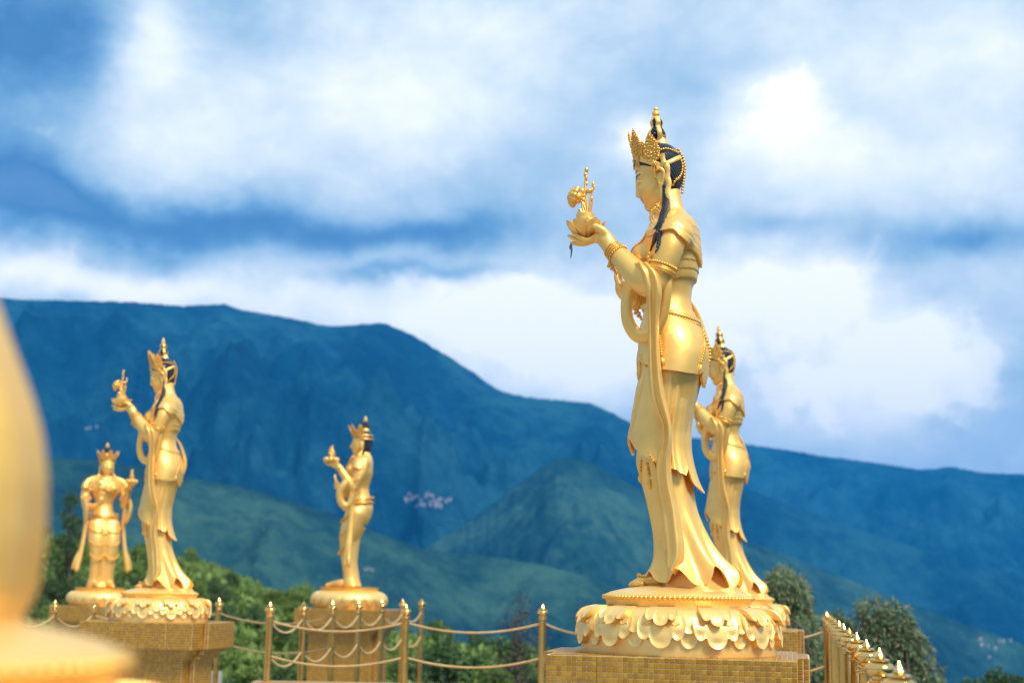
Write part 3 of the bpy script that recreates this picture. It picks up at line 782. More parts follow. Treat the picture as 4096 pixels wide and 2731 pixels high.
for a, big in ((0, True), (0.66, True), (-0.66, True), (1.36, True), (-1.36, True), (0.33, False), (-0.33, False), (1.02, False), (-1.02, False)):
    o = first[big] if not used[big] else first[big].copy()
    if used[big]: COL.objects.link(o); o.parent = crown_o
    used[big] = True
    p = crown_pt(a, 8, 104)
    out = Vector((-math.cos(a), -math.sin(a), 0)); lean = 0.14
    zax = (Vector((0, 0, 1)) + out * lean + Vector((-0.10, 0, 0))).normalized(); xax = out.cross(zax).normalized(); yax = zax.cross(xax)
    M = Matrix((xax, yax, zax)).transposed().to_4x4(); M.translation = Vector(p); o.matrix_local = M
# rosettes with tassels on the band
mb = MB()
for a in (0.0, 0.62, -0.62, 1.42, -1.42):
    p = crown_pt(a, 0, 110)
    mb.sphere(p, 8 * PXM, 8, 6)
    ux = np.array([math.sin(a), -math.cos(a), 0])
    for k in range(6):
        q = k * PI / 3; mb.sphere(p + (ux * math.cos(q) + np.array([0, 0, 1]) * math.sin(q)) * 8.5 * PXM, 5 * PXM, 7, 5)
    for k, dx in enumerate((-9, 0, 9)):
        for j in range(4 if k == 1 else 3):
            mb.sphere(p + ux * dx * PXM * (1 + 0.25 * j) + np.array([0, 0, -(14 + 7.2 * j)]) * PXM, (3.8 if j < 3 else 4.4) * PXM, 6, 5)
o = mb.build('rosette', 'gold_relief', crown_o); o['kind'] = 'stuff'
# gilt mounts of the topknot
mb = MB()
tk = L(2626, 590); tk[1] = 0
prof = [(0, 0), (33, 0), (30, 10), (22, 22), (20, 30), (24, 34), (24, 38), (15, 42)]
tilt_x = (L(2623, 430)[0] - L(2640, 575)[0])
V0 = L(2642, 582)
mb.lathe([(r * PXM, z * PXM) for r, z in prof], 24, V0)
V0 = L(2623, 472)
mb.lathe([(r * PXM, z * PXM) for r, z in [(0, -14), (16, -12), (17, -2), (10, 4), (9, 8), (15, 12), (16, 20), (12, 27), (8, 29), (10, 33), (10, 40), (6, 45), (0, 46)]], 20, V0)
for a in range(4):
    q = a * PI / 2 + 0.4
    P = [L(2634, 566) + np.array([math.cos(q), math.sin(q), 0]) * 22 * PXM, L(2629, 536) + np.array([math.cos(q), math.sin(q), 0]) * 33 * PXM, L(2627, 512) + np.array([math.cos(q), math.sin(q), 0]) * 19 * PXM, L(2626, 490) + np.array([math.cos(q), math.sin(q), 0]) * 23 * PXM, L(2624, 470) + np.array([math.cos(q), math.sin(q), 0]) * 9 * PXM]
    mb.tube(spline(P, 20), 8.5 * PXM, 8, flat=(1.25, 0.5), up=(math.cos(q), math.sin(q), 0.1))
mb.build('topknot_mount', 'gold_cloth', statue)
# head straps, ribbons and bead strings behind the crown
trs = trees()
for s in (1, -1):
    mb = MB(); mb.tube(drape(trs, [(2652, 660), (2680, 648), (2704, 636), (2722, 628)], 2, s, 14), 10 * PXM, 8, flat=(1.0, 0.45), up=(0, -s, 0)); mb.build('head_strap', 'gold_cloth', statue)
for s in (1, -1):
    mb = MB()
    mb.sphere(L(2656, 652, 100 * s), 15 * PXM, 10, 7, (1, 0.8, 0.9))
    P = LP([(2646, 616, 106 * s), (2650, 632, 104 * s), (2656, 650, 104 * s)]); mb.tube(spline(P, 8), np.linspace(13, 9, 8) * PXM, 8, flat=(1, 0.55), up=(0, -s, 0))
    P = LP([(2658, 652, 104 * s), (2668, 668, 104 * s), (2672, 690, 102 * s), (2670, 712, 101 * s), (2676, 735, 101 * s), (2672, 765, 102 * s), (2680, 800, 106 * s), (2682, 830, 112 * s), (2680, 848, 116 * s)])
    Q = spline(P, 46); rr = np.interp(np.linspace(0, 1, 46), [0, .12, .25, .4, .55, .7, .92, 1], [9, 12, 8, 12, 10, 14, 11, 7]) * PXM
    mb.tube(Q, rr, 8, flat=(1.0, 0.36), up=(0, -s, 0))
    mb.build('crown_ribbon', 'gold_cloth', statue)
for s in (1, -1):
    bead_strand('bead_string', drape(trs, [(2644, 600), (2664, 596), (2690, 602), (2712, 612)], 3, s, 24), 5.2 * PXM)
    bead_strand('bead_string', drape(trs, [(2722, 634), (2730, 660), (2728, 690), (2716, 712), (2702, 722), (2692, 740)], 4, s, 24), 6.5 * PXM)
bead_strand('bead_string', LP([(2714, 600, 0), (2732, 632, 0), (2740, 668, 0), (2737, 705, 0), (2732, 740, 0), (2728, 770, 0)]), 6.5 * PXM)

# necklaces, bracelets, belt
def ring_beads(name, pts, r, mat='gold_relief'): return bead_strand(name, spline(LP(pts), 60), r, mat)
nk = []
for a in np.linspace(0, 2 * PI, 61):
    x0 = 2686 - 74 * math.cos(a) * 1.0; y0 = 858 + 16 * -math.cos(a) * -1.0
    nk.append(L(2690 + 82 * math.cos(a), 856 + 20 * math.cos(a) + 4, 88 * math.sin(a)))
bead_strand('neck_beads', np.array(nk), 6 * PXM)
Vn, Fn = sculpt(sb, (-0.34, -0.36, ZY(1150)), (0.24, 0.36, ZY(800)), 0.009); neck_bvh = BVHTree.FromPolygons([Vector(v) for v in Vn], [tuple(f) for f in Fn.tolist()])
def front_drape(pts, lift=4):
    out = []
    for y, w in pts:
        p = L(2600, y, w); hit = neck_bvh.ray_cast(Vector((-3, p[1], p[2])), Vector((1, 0, 0)))
        x = hit[0].x if hit[0] is not None else p[0]
        out.append((x - lift * PXM, p[1], p[2]))
    return np.array(out)
P = spline(np.array([(905, 150), (950, 120), (1000, 84), (1028, 60), (1048, 20), (1050, 0), (1048, -20), (1028, -60), (1000, -84), (950, -120), (905, -150)], float), 70)
bead_strand('long_necklace', front_drape(P, 3), 6 * PXM)
P = spline(np.array([(900, 60), (930, 36), (952, 0), (930, -36), (900, -60)], float), 40)
bead_strand('short_necklace', front_drape(P, 3), 7 * PXM)
def around(mb, centre, axis, r, tr, n=40, ecc=1.0):
    ax = np.array(axis, float); ax /= np.linalg.norm(ax); a = np.cross(ax, (0, 1, 0)); a /= np.linalg.norm(a); b2 = np.cross(ax, a)
    P = [centre + r * (a * math.cos(t) + ecc * b2 * math.sin(t)) for t in np.linspace(0, 2 * PI, n)]
    if mb is not None: mb.tube(P, tr, 8, closed_ends=False)
    return np.array(P)
for s, c0, c1, r in ((1, L(2448, 997, 140), L(2470, 1018, 151), 37), (-1, LF(2530, 1196, -124), LF(2548, 1200, -138), 36)):
    mb = MB(); d = c1 - c0
    for q in (0.0, 0.35, 0.7): around(mb, c0 + d * q, d, (r - 1 + 5 * q) * PXM, 3.6 * PXM)
    br = mb.build('bracelet', 'gold_relief', statue)
    bead_strand('bracelet_beads', around(None, c0 + d * 1.1, d, (r + 6) * PXM, 0), 5.2 * PXM, parent=br)
    mb = MB(); down = around(None, c0 + d * 1.2, d, (r + 9) * PXM, 0, 9)
    low = down[np.argmin(down[:, 2])]
    for k, (dx, dz, rr) in enumerate(((0, 0, 10), (10, -12, 8), (-6, -10, 8), (14, -26, 8), (20, -36, 6), (4, -22, 6), (26, -44, 4.5))):
        mb.sphere(low + np.array([dx, 0, dz]) * PXM, rr * PXM, 8, 6)
    mb.build('bracelet_drop', 'gold_relief', br)
for s in (1, -1):
    c0, c1 = (L(2655, 1062, 226), L(2638, 1108, 225)) if s > 0 else (LF(2676, 1048, -236), LF(2662, 1092, -232))
    mb = MB(); d = c1 - c0
    for q in (0.25, 0.5, 0.75): around(mb, c0 + d * (0.1 + 0.6 * q), d, (52 + (2 if q == 0.5 else 0)) * PXM, 4.6 * PXM)
    ar = mb.build('armlet', 'gold_relief', statue)
    bead_strand('armlet_beads', around(None, c0, d, 54 * PXM, 0), 5.6 * PXM, parent=ar)
    mb = MB()
    low = around(None, c0, d, 60 * PXM, 0, 41); low = low[np.argmin(low[:, 0])]
    for dx, dz, rr in ((0, 0, 9), (-4, 12, 8), (4, 16, 7), (0, 26, 6), (6, 4, 7), (-2, -10, 7)): mb.sphere(low + np.array([dx, -6 * s, dz]) * PXM, rr * PXM, 8, 6)
    mb.build('armlet_plume', 'gold_relief', ar)
bl = []
for a in np.linspace(0, 2 * PI, 90):
    bx = math.cos(a); y0 = 1262 + 22 * bx + 16 * max(0, bx) ** 2
    xf, xb = 2572, 2797
    bl.append(L((xf + xb) / 2 + (xb - xf) / 2 * bx, y0, 138 * math.sin(a)))
belt_p = np.array(bl)
bead_strand('belt_beads', belt_p, 6.5 * PXM)
mb = MB()
mb.tube(belt_p + np.array([-0.003, 0, 0.019]), 8 * PXM, 8, closed_ends=False)
mb.tube(belt_p * np.array([0.97, 0.97, 1]) + np.array([-0.002, 0, 0.034]), 5 * PXM, 8, closed_ends=False)
mb.build('belt', 'gold_cloth', statue)
trs = trees()
def tassel(pts, r, side=1, lift=5):
    P = drape(trs, pts, lift, side, 40); mb = MB(); Q = resample(P, 1.9 * r)
    for k, p in enumerate(Q[:-2]): mb.sphere(p, r * (0.85 + 0.3 * math.sin(PI * k / len(Q))), 8, 5)
    d = Q[-1] - Q[-3]; d /= np.linalg.norm(d)
    mb.tube([Q[-2], Q[-2] + d * 2.2 * r, Q[-2] + d * 4.2 * r, Q[-2] + d * 6 * r], [0.5 * r, 1.6 * r, 1.25 * r, 0.2 * r], 8, flat=(1, 0.7), up=(0, -side, 0))
    o = mb.build('bead_tassel', 'gold_relief', statue); o['kind'] = 'stuff'
for s in (1, -1):
    tassel([(2638, 1345), (2642, 1385), (2645, 1420), (2650, 1440)], 5.5 * PXM, s)
    tassel([(2563, 1845), (2561, 1880), (2562, 1910)], 6.5 * PXM, s)
    tassel([(2588, 1855), (2594, 1890), (2598, 1930)], 7.0 * PXM, s)
    tassel([(2600, 1822), (2612, 1842), (2620, 1862)], 6 * PXM, s)
    tassel([(2812, 1335), (2818, 1380), (2812, 1420), (2804, 1450), (2800, 1470)], 6 * PXM, s)
bead_strand('bead_string', LP([(2812, 1325, 20), (2828, 1365, 20), (2838, 1400, 18), (2840, 1430, 16), (2834, 1455, 14), (2826, 1470, 10)]), 7 * PXM)
# front apron knot with beads under the loop
mb = MB()
mb.tube(spline(LP([(2580, 1378, 40), (2566, 1400, 46), (2560, 1440, 60), (2558, 1480, 70), (2552, 1520, 76)]), 18), np.interp(np.linspace(0, 1, 18), [0, .5, .85, 1], [14, 13, 9, 2]) * PXM, 8, flat=(1.2, 0.7), up=(-0.5, -1, 0))
mb.tube(spline(LP([(2582, 1380, 80), (2575, 1410, 110), (2568, 1440, 126)]), 10), np.interp(np.linspace(0, 1, 10), [0, .6, 1], [16, 22, 5]) * PXM, 8, flat=(1, 0.5), up=(-0.5, -1, 0))
for k in range(12): mb.sphere(L(2586 - 1.6 * k, 1370 + 6 * k, 84 + 3 * k), (6 + (k % 3)) * PXM, 8, 5)
for k in range(6): mb.sphere(L(2592 - 2 * k, 1410 + 9 * k, 132), (7 + (k == 5) * 5) * PXM, 8, 5)
mb.build('apron_knot', 'gold_relief', statue)
# hanging earrings
for s in (1, -1):
    mb = MB()
    mb.tube(spline(LP([(2648, 786, 84 * s), (2640, 805, 88 * s), (2632, 822, 92 * s)]), 8), 3 * PXM, 6)
    cc = (2622, 866)
    for r0, tr in ((24, 4.5), (15, 3)):
        mb.tube([L(cc[0] + r0 * 0.8 * math.cos(t), cc[1] + r0 * 1.25 * math.sin(t), (104 + 0.1 * (cc[1])) * 0.5 * s + 46 * s) for t in np.linspace(0, 2 * PI, 25)], tr * PXM, 6, closed_ends=False)
    for k in range(16):
        t = 2 * PI * k / 16; mb.sphere(L(cc[0] + 26 * 0.85 * math.cos(t), cc[1] + 27 * 1.25 * math.sin(t), 96 * s), 5.5 * PXM, 7, 5)
    for dx, dy, r0 in ((10, -38, 8), (4, -46, 6), (-2, -34, 7), (-14, 36, 8), (-18, 46, 6), (-10, 50, 7), (-14, 60, 4)): mb.sphere(L(cc[0] + dx, cc[1] + dy, 96 * s), r0 * PXM, 8, 6)
    mb.build('earring', 'gold_relief', statue)
# anklets
mb = MB()
for s, dx in ((1, 0), (-1, 26)):
    for k in range(12):
        t = PI * (k / 11.0) - PI / 2
        mb.sphere(L(2585 + dx - 30 * math.cos(t), 2304 - 4 * math.cos(t) , 48 * s + 26 * math.sin(t)), 5 * PXM, 7, 5)
    for k in range(7): mb.sphere(L(2556 + dx - 5 * math.cos(k), 2300 + 5 * math.sin(k), 48 * s), 5 * PXM, 7, 5)
    mb.tube(spline(LP([(2612 + dx, 2318, (48 + 26) * s), (2575 + dx, 2318, (48 + 22) * s), (2552 + dx, 2306, 48 * s), (2575 + dx, 2318, (48 - 20) * s)]), 16), 4 * PXM, 6)
o = mb.build('anklet', 'gold_relief', statue); o['kind'] = 'stuff'

# ---- scarves
def ribbon(mb, Lp, Rp, w, m=40, nb=14, thick=10, bulge=14, folds=2.0, famp=4.0, side=1, phase=0.0, curl=0.0):
    A = spline(np.array(Lp, float), m); B = spline(np.array(Rp, float), m); W = pchip(np.linspace(0, 1, len(w)), np.array(w, float), np.linspace(0, 1, m))
    V = []
    for i in range(m):
        s_ = i / (m - 1)
        for k in range(nb):
            q = k / (nb - 1); e = math.sin(PI * q) ** 0.6
            x, y = A[i] * (1 - q) + B[i] * q
            f = W[i] + bulge * e + famp * math.sin(2 * PI * folds * q + phase + 2.2 * s_) * e + curl * s_ * math.sin(3 * PI * q)
            V.append(L(x, y, side * f))
        for k in range(nb):
            q = 1 - k / (nb - 1); x, y = A[i] * (1 - q) + B[i] * q
            V.append(L(x, y, side * (W[i] - thick + 0.35 * bulge * math.sin(PI * q))))
    n2 = 2 * nb
    F = [(i * n2 + k, (i + 1) * n2 + k, (i + 1) * n2 + (k + 1) % n2, i * n2 + (k + 1) % n2) for i in range(m - 1) for k in range(n2)]
    F += [tuple(range(n2)), tuple((m - 1) * n2 + k for k in range(n2))[::-1]]
    if side < 0: F = [f[::-1] for f in F]
    mb.add(V, F)
for s in (1, -1):
    mb = MB()
    ribbon(mb, [(2550, 1048), (2562, 1085), (2578, 1140), (2588, 1210), (2591, 1323), (2592, 1462), (2601, 1573), (2623, 1640), (2649, 1707), (2646, 1790), (2628, 1832), (2624, 1890), (2634, 1960), (2646, 2020), (2652, 2090), (2660, 2150), (2666, 2210), (2668, 2259)],
           [(2586, 1046), (2632, 1092), (2648, 1165), (2640, 1245), (2636, 1330), (2644, 1462), (2658, 1564), (2669, 1618), (2686, 1698), (2689, 1760), (2684, 1841), (2691, 1930), (2708, 2010), (2722, 2075), (2732, 2140), (2738, 2185), (2733, 2248), (2700, 2300)],
           [252, 274, 268, 250, 236, 226, 214, 204, 194, 190, 184, 176, 170, 168, 170, 172, 174, 176], m=90, nb=18, folds=1.35, famp=11.0, bulge=26, thick=16, side=s, phase=0.6)
    ribbon(mb, [(2624, 1880), (2630, 1960), (2640, 2040), (2650, 2110), (2648, 2160), (2652, 2182)], [(2650, 1880), (2668, 1960), (2684, 2040), (2690, 2120), (2692, 2180), (2676, 2236)], [166, 160, 156, 154, 156, 158], m=40, nb=12, folds=1.5, famp=6, bulge=12, side=s, phase=1.5)
    mb.build('sash', 'gold_cloth', statue)
    if s < 0: continue
    mb = MB()
    w0 = 150
    P = LP([(2560, 1060, 235 * s), (2528, 1110, 205 * s), (2512, 1165, 178 * s), (2506, 1240, 165 * s), (2518, 1300, 160 * s), (2552, 1342, 160 * s), (2598, 1336, 172 * s), (2636, 1290, 190 * s), (2654, 1220, 206 * s), (2664, 1150, 220 * s), (2668, 1090, 224 * s)])
    Q = spline(P, 60); rr = np.interp(np.linspace(0, 1, 60), [0, .1, .3, .5, .62, .8, 1], [22, 24, 24, 29, 30, 27, 20]) * PXM
    mb.tube(Q, rr, 14, flat=(1.0, 0.75), up=(0, -s, 0))
    mb.build('scarf_loop', 'gold_cloth', statue)
mb = MB()                                            # scarf end falling behind the far hip
Q = spline(LP([(2720, 1130, -120), (2758, 1180, -150), (2784, 1250, -172), (2802, 1330, -180), (2796, 1400, -176), (2780, 1430, -170)]), 34)
mb.tube(Q, np.interp(np.linspace(0, 1, 34), [0, .5, 1], [6, 16, 4]) * PXM, 10, flat=(1.0, 0.6), up=(0, 1, 0)); mb.build('scarf_end', 'gold_cloth', statue)

# ---- bowl with flowers in the raised hand
bowl = MB(); BC = L(2342, 944, 106)
bowl.lathe([(0.0, 0), (18 * PXM, 1 * PXM), (42 * PXM, 16 * PXM), (52 * PXM, 40 * PXM), (48 * PXM, 66 * PXM), (36 * PXM, 70 * PXM), (36 * PXM, 90 * PXM), (32 * PXM, 90 * PXM), (31 * PXM, 78 * PXM), (0, 78 * PXM)], 28, BC)
bowl_o = bowl.build('offering_bowl', 'gold_cloth', statue)
def petal_cup(half, h, r0, r1, flare):
    mb = MB(); V = []; n, m_ = 11, 9
    for side in (0, 1):
        for j in range(n):
            v = j / (n - 1); wd = half * (math.sin(PI * (0.16 + 0.70 * v)) ** 0.55 if v < 0.75 else math.sin(PI * (0.16 + 0.70 * v)) ** 0.55 * (1 - ((v - 0.75) / 0.25) ** 1.6 * 0.92))
            R = r0 + (r1 - r0) * math.sin(PI / 2 * min(1, 1.15 * v)) ** 0.8 + flare * max(0, v - 0.6) ** 1.5
            for k in range(m_):
                u = -1 + 2 * k / (m_ - 1); a = u * wd
                r = R + 0.010 * (1 - u * u) * math.sin(PI * min(1, v + 0.1)) - 0.005 * side
                V.append((r * math.sin(a), -r * math.cos(a), h * v - 0.012 * side * (v < 0.05)))
    N = n * m_
    F = [(j * m_ + k, j * m_ + k + 1, (j + 1) * m_ + k + 1, (j + 1) * m_ + k) for j in range(n - 1) for k in range(m_ - 1)]
    F += [(N + j * m_ + k, N + (j + 1) * m_ + k, N + (j + 1) * m_ + k + 1, N + j * m_ + k + 1) for j in range(n - 1) for k in range(m_ - 1)]
    bd = [j * m_ for j in range(n)] + [(n - 1) * m_ + k for k in range(1, m_)] + [j * m_ + m_ - 1 for j in range(n - 2, -1, -1)] + [k for k in range(m_ - 2, 0, -1)]
    F += [(bd[i], bd[(i + 1) % len(bd)], N + bd[(i + 1) % len(bd)], N + bd[i]) for i in range(len(bd))]
    mb.add(V, F); return mb
pin = petal_cup(0.42, 62 * PXM, 20 * PXM, 58 * PXM, 0.04).build('bowl_petal', 'gold_cloth', bowl_o)
pout = petal_cup(0.42, 60 * PXM, 24 * PXM, 74 * PXM, 0.05).build('bowl_petal', 'gold_cloth', bowl_o)
for k in range(7):
    for q, src in enumerate((pin, pout)):
        o = src if k == 0 else src.copy()
        if k: COL.objects.link(o)
        o.parent = bowl_o; o.location = BC; o.rotation_euler = (0, 0, 2 * PI * (k + 0.5 * q) / 7 + 0.25)
mb = MB(); BX = 106
for pts, r in (([(2350, 862), (2346, 800), (2340, 740), (2343, 700), (2346, 684)], 5), ([(2346, 862), (2336, 820), (2318, 795)], 5), ([(2356, 862), (2362, 800), (2370, 760), (2372, 735)], 4.5), ([(2342, 862), (2330, 830), (2328, 780), (2330, 760)], 4.5), ([(2360, 862), (2368, 820), (2372, 790)], 3.5), ([(2332, 866), (2320, 838), (2312, 850), (2308, 870)], 5), ([(2350, 850), (2338, 790), (2336, 750)], 4.5)):
    P = spline(LP([(x, y, BX) for x, y in pts]), 14); mb.tube(P, r * PXM * np.linspace(1.1, 0.75, 14), 7)
for x, y, a, c_ in ((2346, 680, 8.5, 12), (2342, 699, 8, 11), (2345, 712, 6, 15), (2372, 738, 6, 14), (2367, 760, 8, 9), (2356, 764, 14, 11), (2333, 800, 7, 12), (2330, 765, 6, 14), (2366, 796, 5, 12), (2346, 735, 5, 10), (2376, 750, 4, 12), (2310, 862, 6, 8), (2336, 782, 6, 10)):
    mb.sphere(L(x, y, BX), 1.0, 9, 7, np.array([a, a, c_]) * PXM)
fl = mb.build('flower_stem', 'gold_relief', bowl_o)
mb = MB(); FC = L(2300, 788, BX); axf = np.array([-0.86, -0.1, 0.30]); axf /= np.linalg.norm(axf)
ua = np.cross(axf, (0, 1, 0)); ua /= np.linalg.norm(ua); ub = np.cross(axf, ua)
for ringi, (cnt, rad, fw, sz) in enumerate(((12, 33, 0, 12.5), (10, 25, 10, 12), (7, 13, 19, 11))):
    for k in range(cnt):
        t = 2 * PI * k / cnt + ringi
        mb.sphere(FC + (ua * math.cos(t) * rad + ub * math.sin(t) * rad + axf * fw) * PXM, sz * PXM, 8, 6, (1, 1, 1.15))
mb.sphere(FC - axf * 6 * PXM, 27 * PXM, 12, 8); mb.tube([FC - axf * 22 * PXM, FC], [5 * PXM, 16 * PXM], 10)
mb.build('flower', 'gold_relief', bowl_o)

# ---- lotus base
BR = 0.001588
dome = MB(); bz = lambda y: float(L(2711, y)[2])
BASE_Z = bz(2625) - 0.03
ZR = ORG[2] * 0 + float(L(2705, 2392)[2])                       # bead ring height
prof = [(0, 0.012), (0.12, 0.010), (0.25, 0.0), (0.36, -0.022), (0.42, -0.038), (0.452, -0.052), (0.460, -0.060), (0.456, -0.080), (0.446, -0.090), (0.444, -0.15), (0.40, -0.17), (0, -0.17)]
dome.lathe(prof[::-1], 96); dome_o = dome.build('base_dome', 'gold_base', statue)
bead = MB(); bead.sphere((0, 0, 0), 0.0152, 10, 7); b0 = bead.build('bead', 'gold_relief', dome_o)
NB = 98
for k in range(NB):
    o = b0 if k == 0 else b0.copy()
    if k: COL.objects.link(o); o.parent = dome_o
    a = 2 * PI * k / NB; o.location = (0.458 * math.cos(a), 0.458 * math.sin(a), -0.068)
LB = -0.402
def lotus_r(v):                                     # v: 0 top .. 1 bottom of the petalled roll
    return float(np.interp(v, [0, .06, .15, .3, .5, .7, .85, 1], [0.43, 0.484, 0.528, 0.570, 0.596, 0.600, 0.598, 0.596]))
def lotus_z(v): return float(np.interp(v, [0, .06, .15, .3, .5, .7, .85, 1], [-0.125, -0.128, -0.140, -0.172, -0.232, -0.300, -0.345, LB + 0.01]))
lot = MB(); lot.lathe([(0, LB), (0.594, LB)] + [(lotus_r(v), lotus_z(v)) for v in np.linspace(1, 0, 20)] + [(0.3, -0.126), (0, -0.126)], 112)
lotus_o = lot.build('lotus_base', 'gold_base', statue)
def lotus_petal(v0, v1, half, th0, lobes=3, tip=0.01):  # noqa
    """trilobed petal lying on the roll, hollowed toward its lobes"""
    n, m_ = 16, 17; top = []; bot = []
    def hem(u):                                      # v of the lower outline: a broad middle lobe and two side lobes
        L_ = v1 - v0; a_ = abs(u)
        mid = v1 - 0.30 * L_ * (1 - math.sqrt(max(0, 1 - (a_ / 0.44) ** 2))) if a_ < 0.44 else -9
        sd = v1 - 0.22 * L_ - 0.36 * L_ * (1 - math.sqrt(max(0, 1 - ((a_ - 0.68) / 0.32) ** 2))) if a_ > 0.36 else -9
        return max(mid, sd)
    us = np.linspace(-1, 1, n * 2 + 1)
    for layer in (0, 1):
        for j in range(m_):
            s_ = j / (m_ - 1)
            for u in us:
                hv_ = hem(u); v = v0 + (hv_ - v0) * s_
                hw = half * (0.72 + 0.28 * math.sin(PI / 2 * min(1, s_ * 1.25)))
                a = u * hw
                rel = s_
                lift = th0 * (0.30 + 0.70 * s_) * (0.93 + 0.07 * s_ * math.cos(2 * PI * u / 0.70)) + tip * s_ ** 4
                lift += -0.010 * math.exp(-((s_ - 0.86) / 0.10) ** 2) * (math.exp(-(u / 0.26) ** 2) + math.exp(-((abs(u) - 0.7) / 0.18) ** 2))
                if layer: lift = -0.012
                r = lotus_r(v) + lift * 1.0
                z = lotus_z(v) + (lift * 0.45 * max(0, 0.35 - v) / 0.35 if not layer else 0)
                top.append((r * math.sin(a), -r * math.cos(a), z))
    N = m_ * len(us); w_ = len(us)
    F = [(j * w_ + k, (j + 1) * w_ + k, (j + 1) * w_ + k + 1, j * w_ + k + 1) for j in range(m_ - 1) for k in range(w_ - 1)]
    bd = [(m_ - 1) * w_ + k for k in range(w_)] ; lf = [j * w_ for j in range(m_)]; rt = [j * w_ + w_ - 1 for j in range(m_)]
    for line in (bd, lf[::-1], rt[::-1][::-1][::-1]):
        pass
    F += [(bd[i], N + bd[i], N + bd[i + 1], bd[i + 1]) for i in range(w_ - 1)]
    F += [(lf[i], N + lf[i], N + lf[i + 1], lf[i + 1]) for i in range(m_ - 1)]
    F += [(rt[i + 1], N + rt[i + 1], N + rt[i], rt[i]) for i in range(m_ - 1)]
    mb = MB(); mb.add(top, F); return mb
NP = 12; da = 2 * PI / NP
kinds = [lotus_petal(0.16, 0.87, da * 0.44, 0.034, tip=0.008), lotus_petal(0.16, 0.87, da * 0.36, 0.009, tip=0.006), lotus_petal(0.01, 0.47, da * 0.30, 0.060, tip=0.006), lotus_petal(0.01, 0.60, da * 0.36, 0.022, tip=0.008)]
for q, kb in enumerate(kinds):
    src = kb.build('lotus_petal', 'gold_base', lotus_o)
    for k in range(NP):
        o = src if k == 0 else src.copy()
        if k: COL.objects.link(o); o.parent = lotus_o
        o.rotation_euler = (0, 0, da * (k + (0.5 if q in (1, 3) else 0)) - 0.08)

